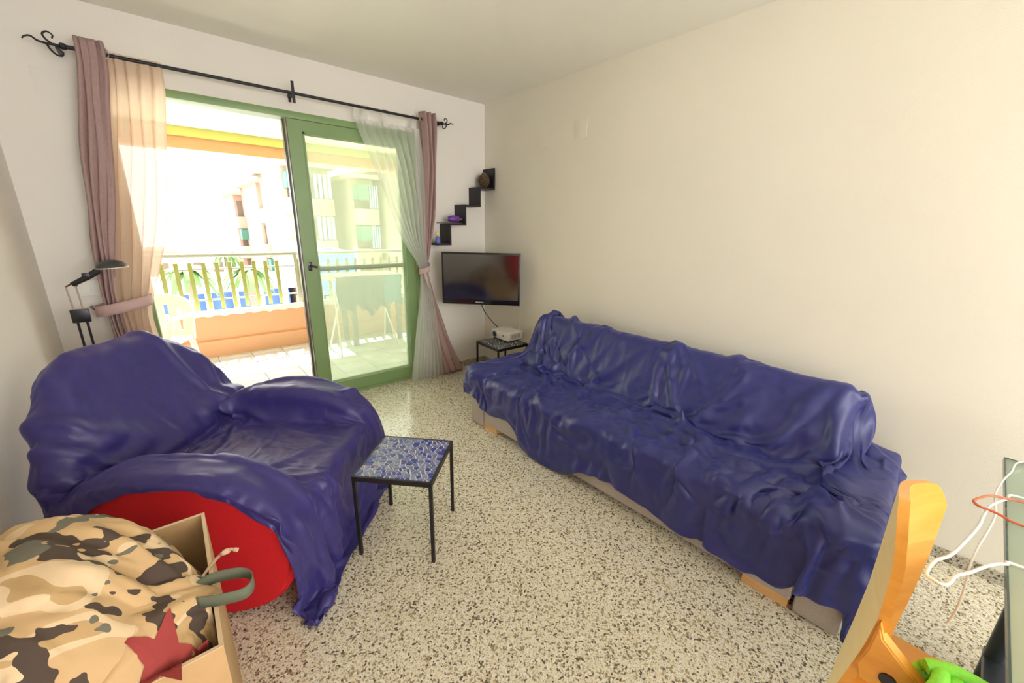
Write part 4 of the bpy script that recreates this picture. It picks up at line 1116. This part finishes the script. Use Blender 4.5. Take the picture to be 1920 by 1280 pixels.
for j in range(nv):
    for i in (0, nu): ed.append(bm.faces.new((G[0][j][i], G[0][j+1][i], G[1][j+1][i], G[1][j][i])))
for i in range(nu):
    for j in (0, nv): ed.append(bm.faces.new((G[0][j][i], G[1][j][i], G[1][j][i+1], G[0][j][i+1])))
for f_ in bk_: f_.material_index = 1
bobj('backrest', bm, [M_ply, M_ply_lit], ch, True, 40)
# seat
bm = bmesh.new()
abox(bm, (-.20, -.43, .435), (.20, -.02, .450), None, .006); bobj('seat', bm, M_ply, ch, True, 40)
for sx in (-1, 1):
    for yy in (-.39, -.03): tube('leg', [(sx*.17, yy, .44), (sx*.20, yy*1.08, 0)], .014, M_ply, ch, 10, lambda t: 1.2-.3*t)
    if sx > 0: break
    # armrest bracket: flat bent piece running forward from the back edge, with a bolt
    pr_ = [(-.034, .765), (-.045, .735), (-.080, .705), (-.13, .672), (-.22, .655), (-.30, .655), (-.335, .63), (-.35, .55), (-.35, .44), (-.32, .44), (-.315, .55), (-.30, .60), (-.22, .615), (-.13, .625), (-.07, .630), (-.030, .632), (-.022, .66), (-.030, .70)]
    Mq = Matrix(((0, 0, 1, 0), (1, 0, 0, 0), (0, 1, 0, 0), (0, 0, 0, 1)))
    x0 = sx*.185; prism('armrest', pr_, x0-.014, x0+.014, M_ply, ch, Mq, .003)
    lathe('bolt', [(.012, -.018), (.012, .018)], M_black, ch, 14, Matrix.Translation((x0, -.065, .665)) @ Matrix.Rotation(math.pi/2, 4, 'Y'))
# green cord bundle wound round the near armrest
gr = thing('green_cord_bundle', 'bright lime-green cord bundle wound round the plywood chair armrest', 'cord')
lime = mat('lime_cord', (.22, .72, .05), .6, build=fabric(300, .2, .08, 150))
bm = bmesh.new()
for k in range(5):
    pts = []
    for i in range(25):
        a = 2*math.pi*i/24; yy = -3.432-k*.017-.016*math.sin(a)+.0
        pts.append((-1.61+.040*math.cos(a)+.004*k, yy, (.676-k*.006+.042*math.sin(a+.25*math.cos(a)))))
    atube(bm, pts, .0115, 10)
bobj('cord_loops', bm, lime, gr, True)
tube('cord_end', spline([(-1.60, -3.43, .715), (-1.585, -3.46, .722), (-1.575, -3.49, .716), (-1.56, -3.52, .70), (-1.55, -3.55, .66), (-1.545, -3.56, .58)]), .0115, lime, gr, 10)

# red cushion and stool added out of frame to give the television's red reflection
rc = thing('added_red_cushion', 'large round red cushion added out of view for the red reflection in the television screen', 'cushion', (-2.90, -3.22, 0))
lathe('cushion_body', [(.02, -.09), (.30, -.095), (.40, -.085), (.455, -.05), (.47, 0), (.455, .05), (.40, .085), (.30, .095), (.02, .09)], M_red, rc, 48,
      Matrix.Translation((0, 0, .87)) @ Matrix.Rotation(math.pi/2, 4, 'Y'))
box('stool_top', (-.10, -.36, .37), (.14, .36, .41), M_oak, rc, .008)
for a_ in (-.30, .30):
    for b_ in (-.07, .11): tube('stool_leg', [(b_, a_, 0), (b_, a_, .37)], .018, M_oak, rc, 10)
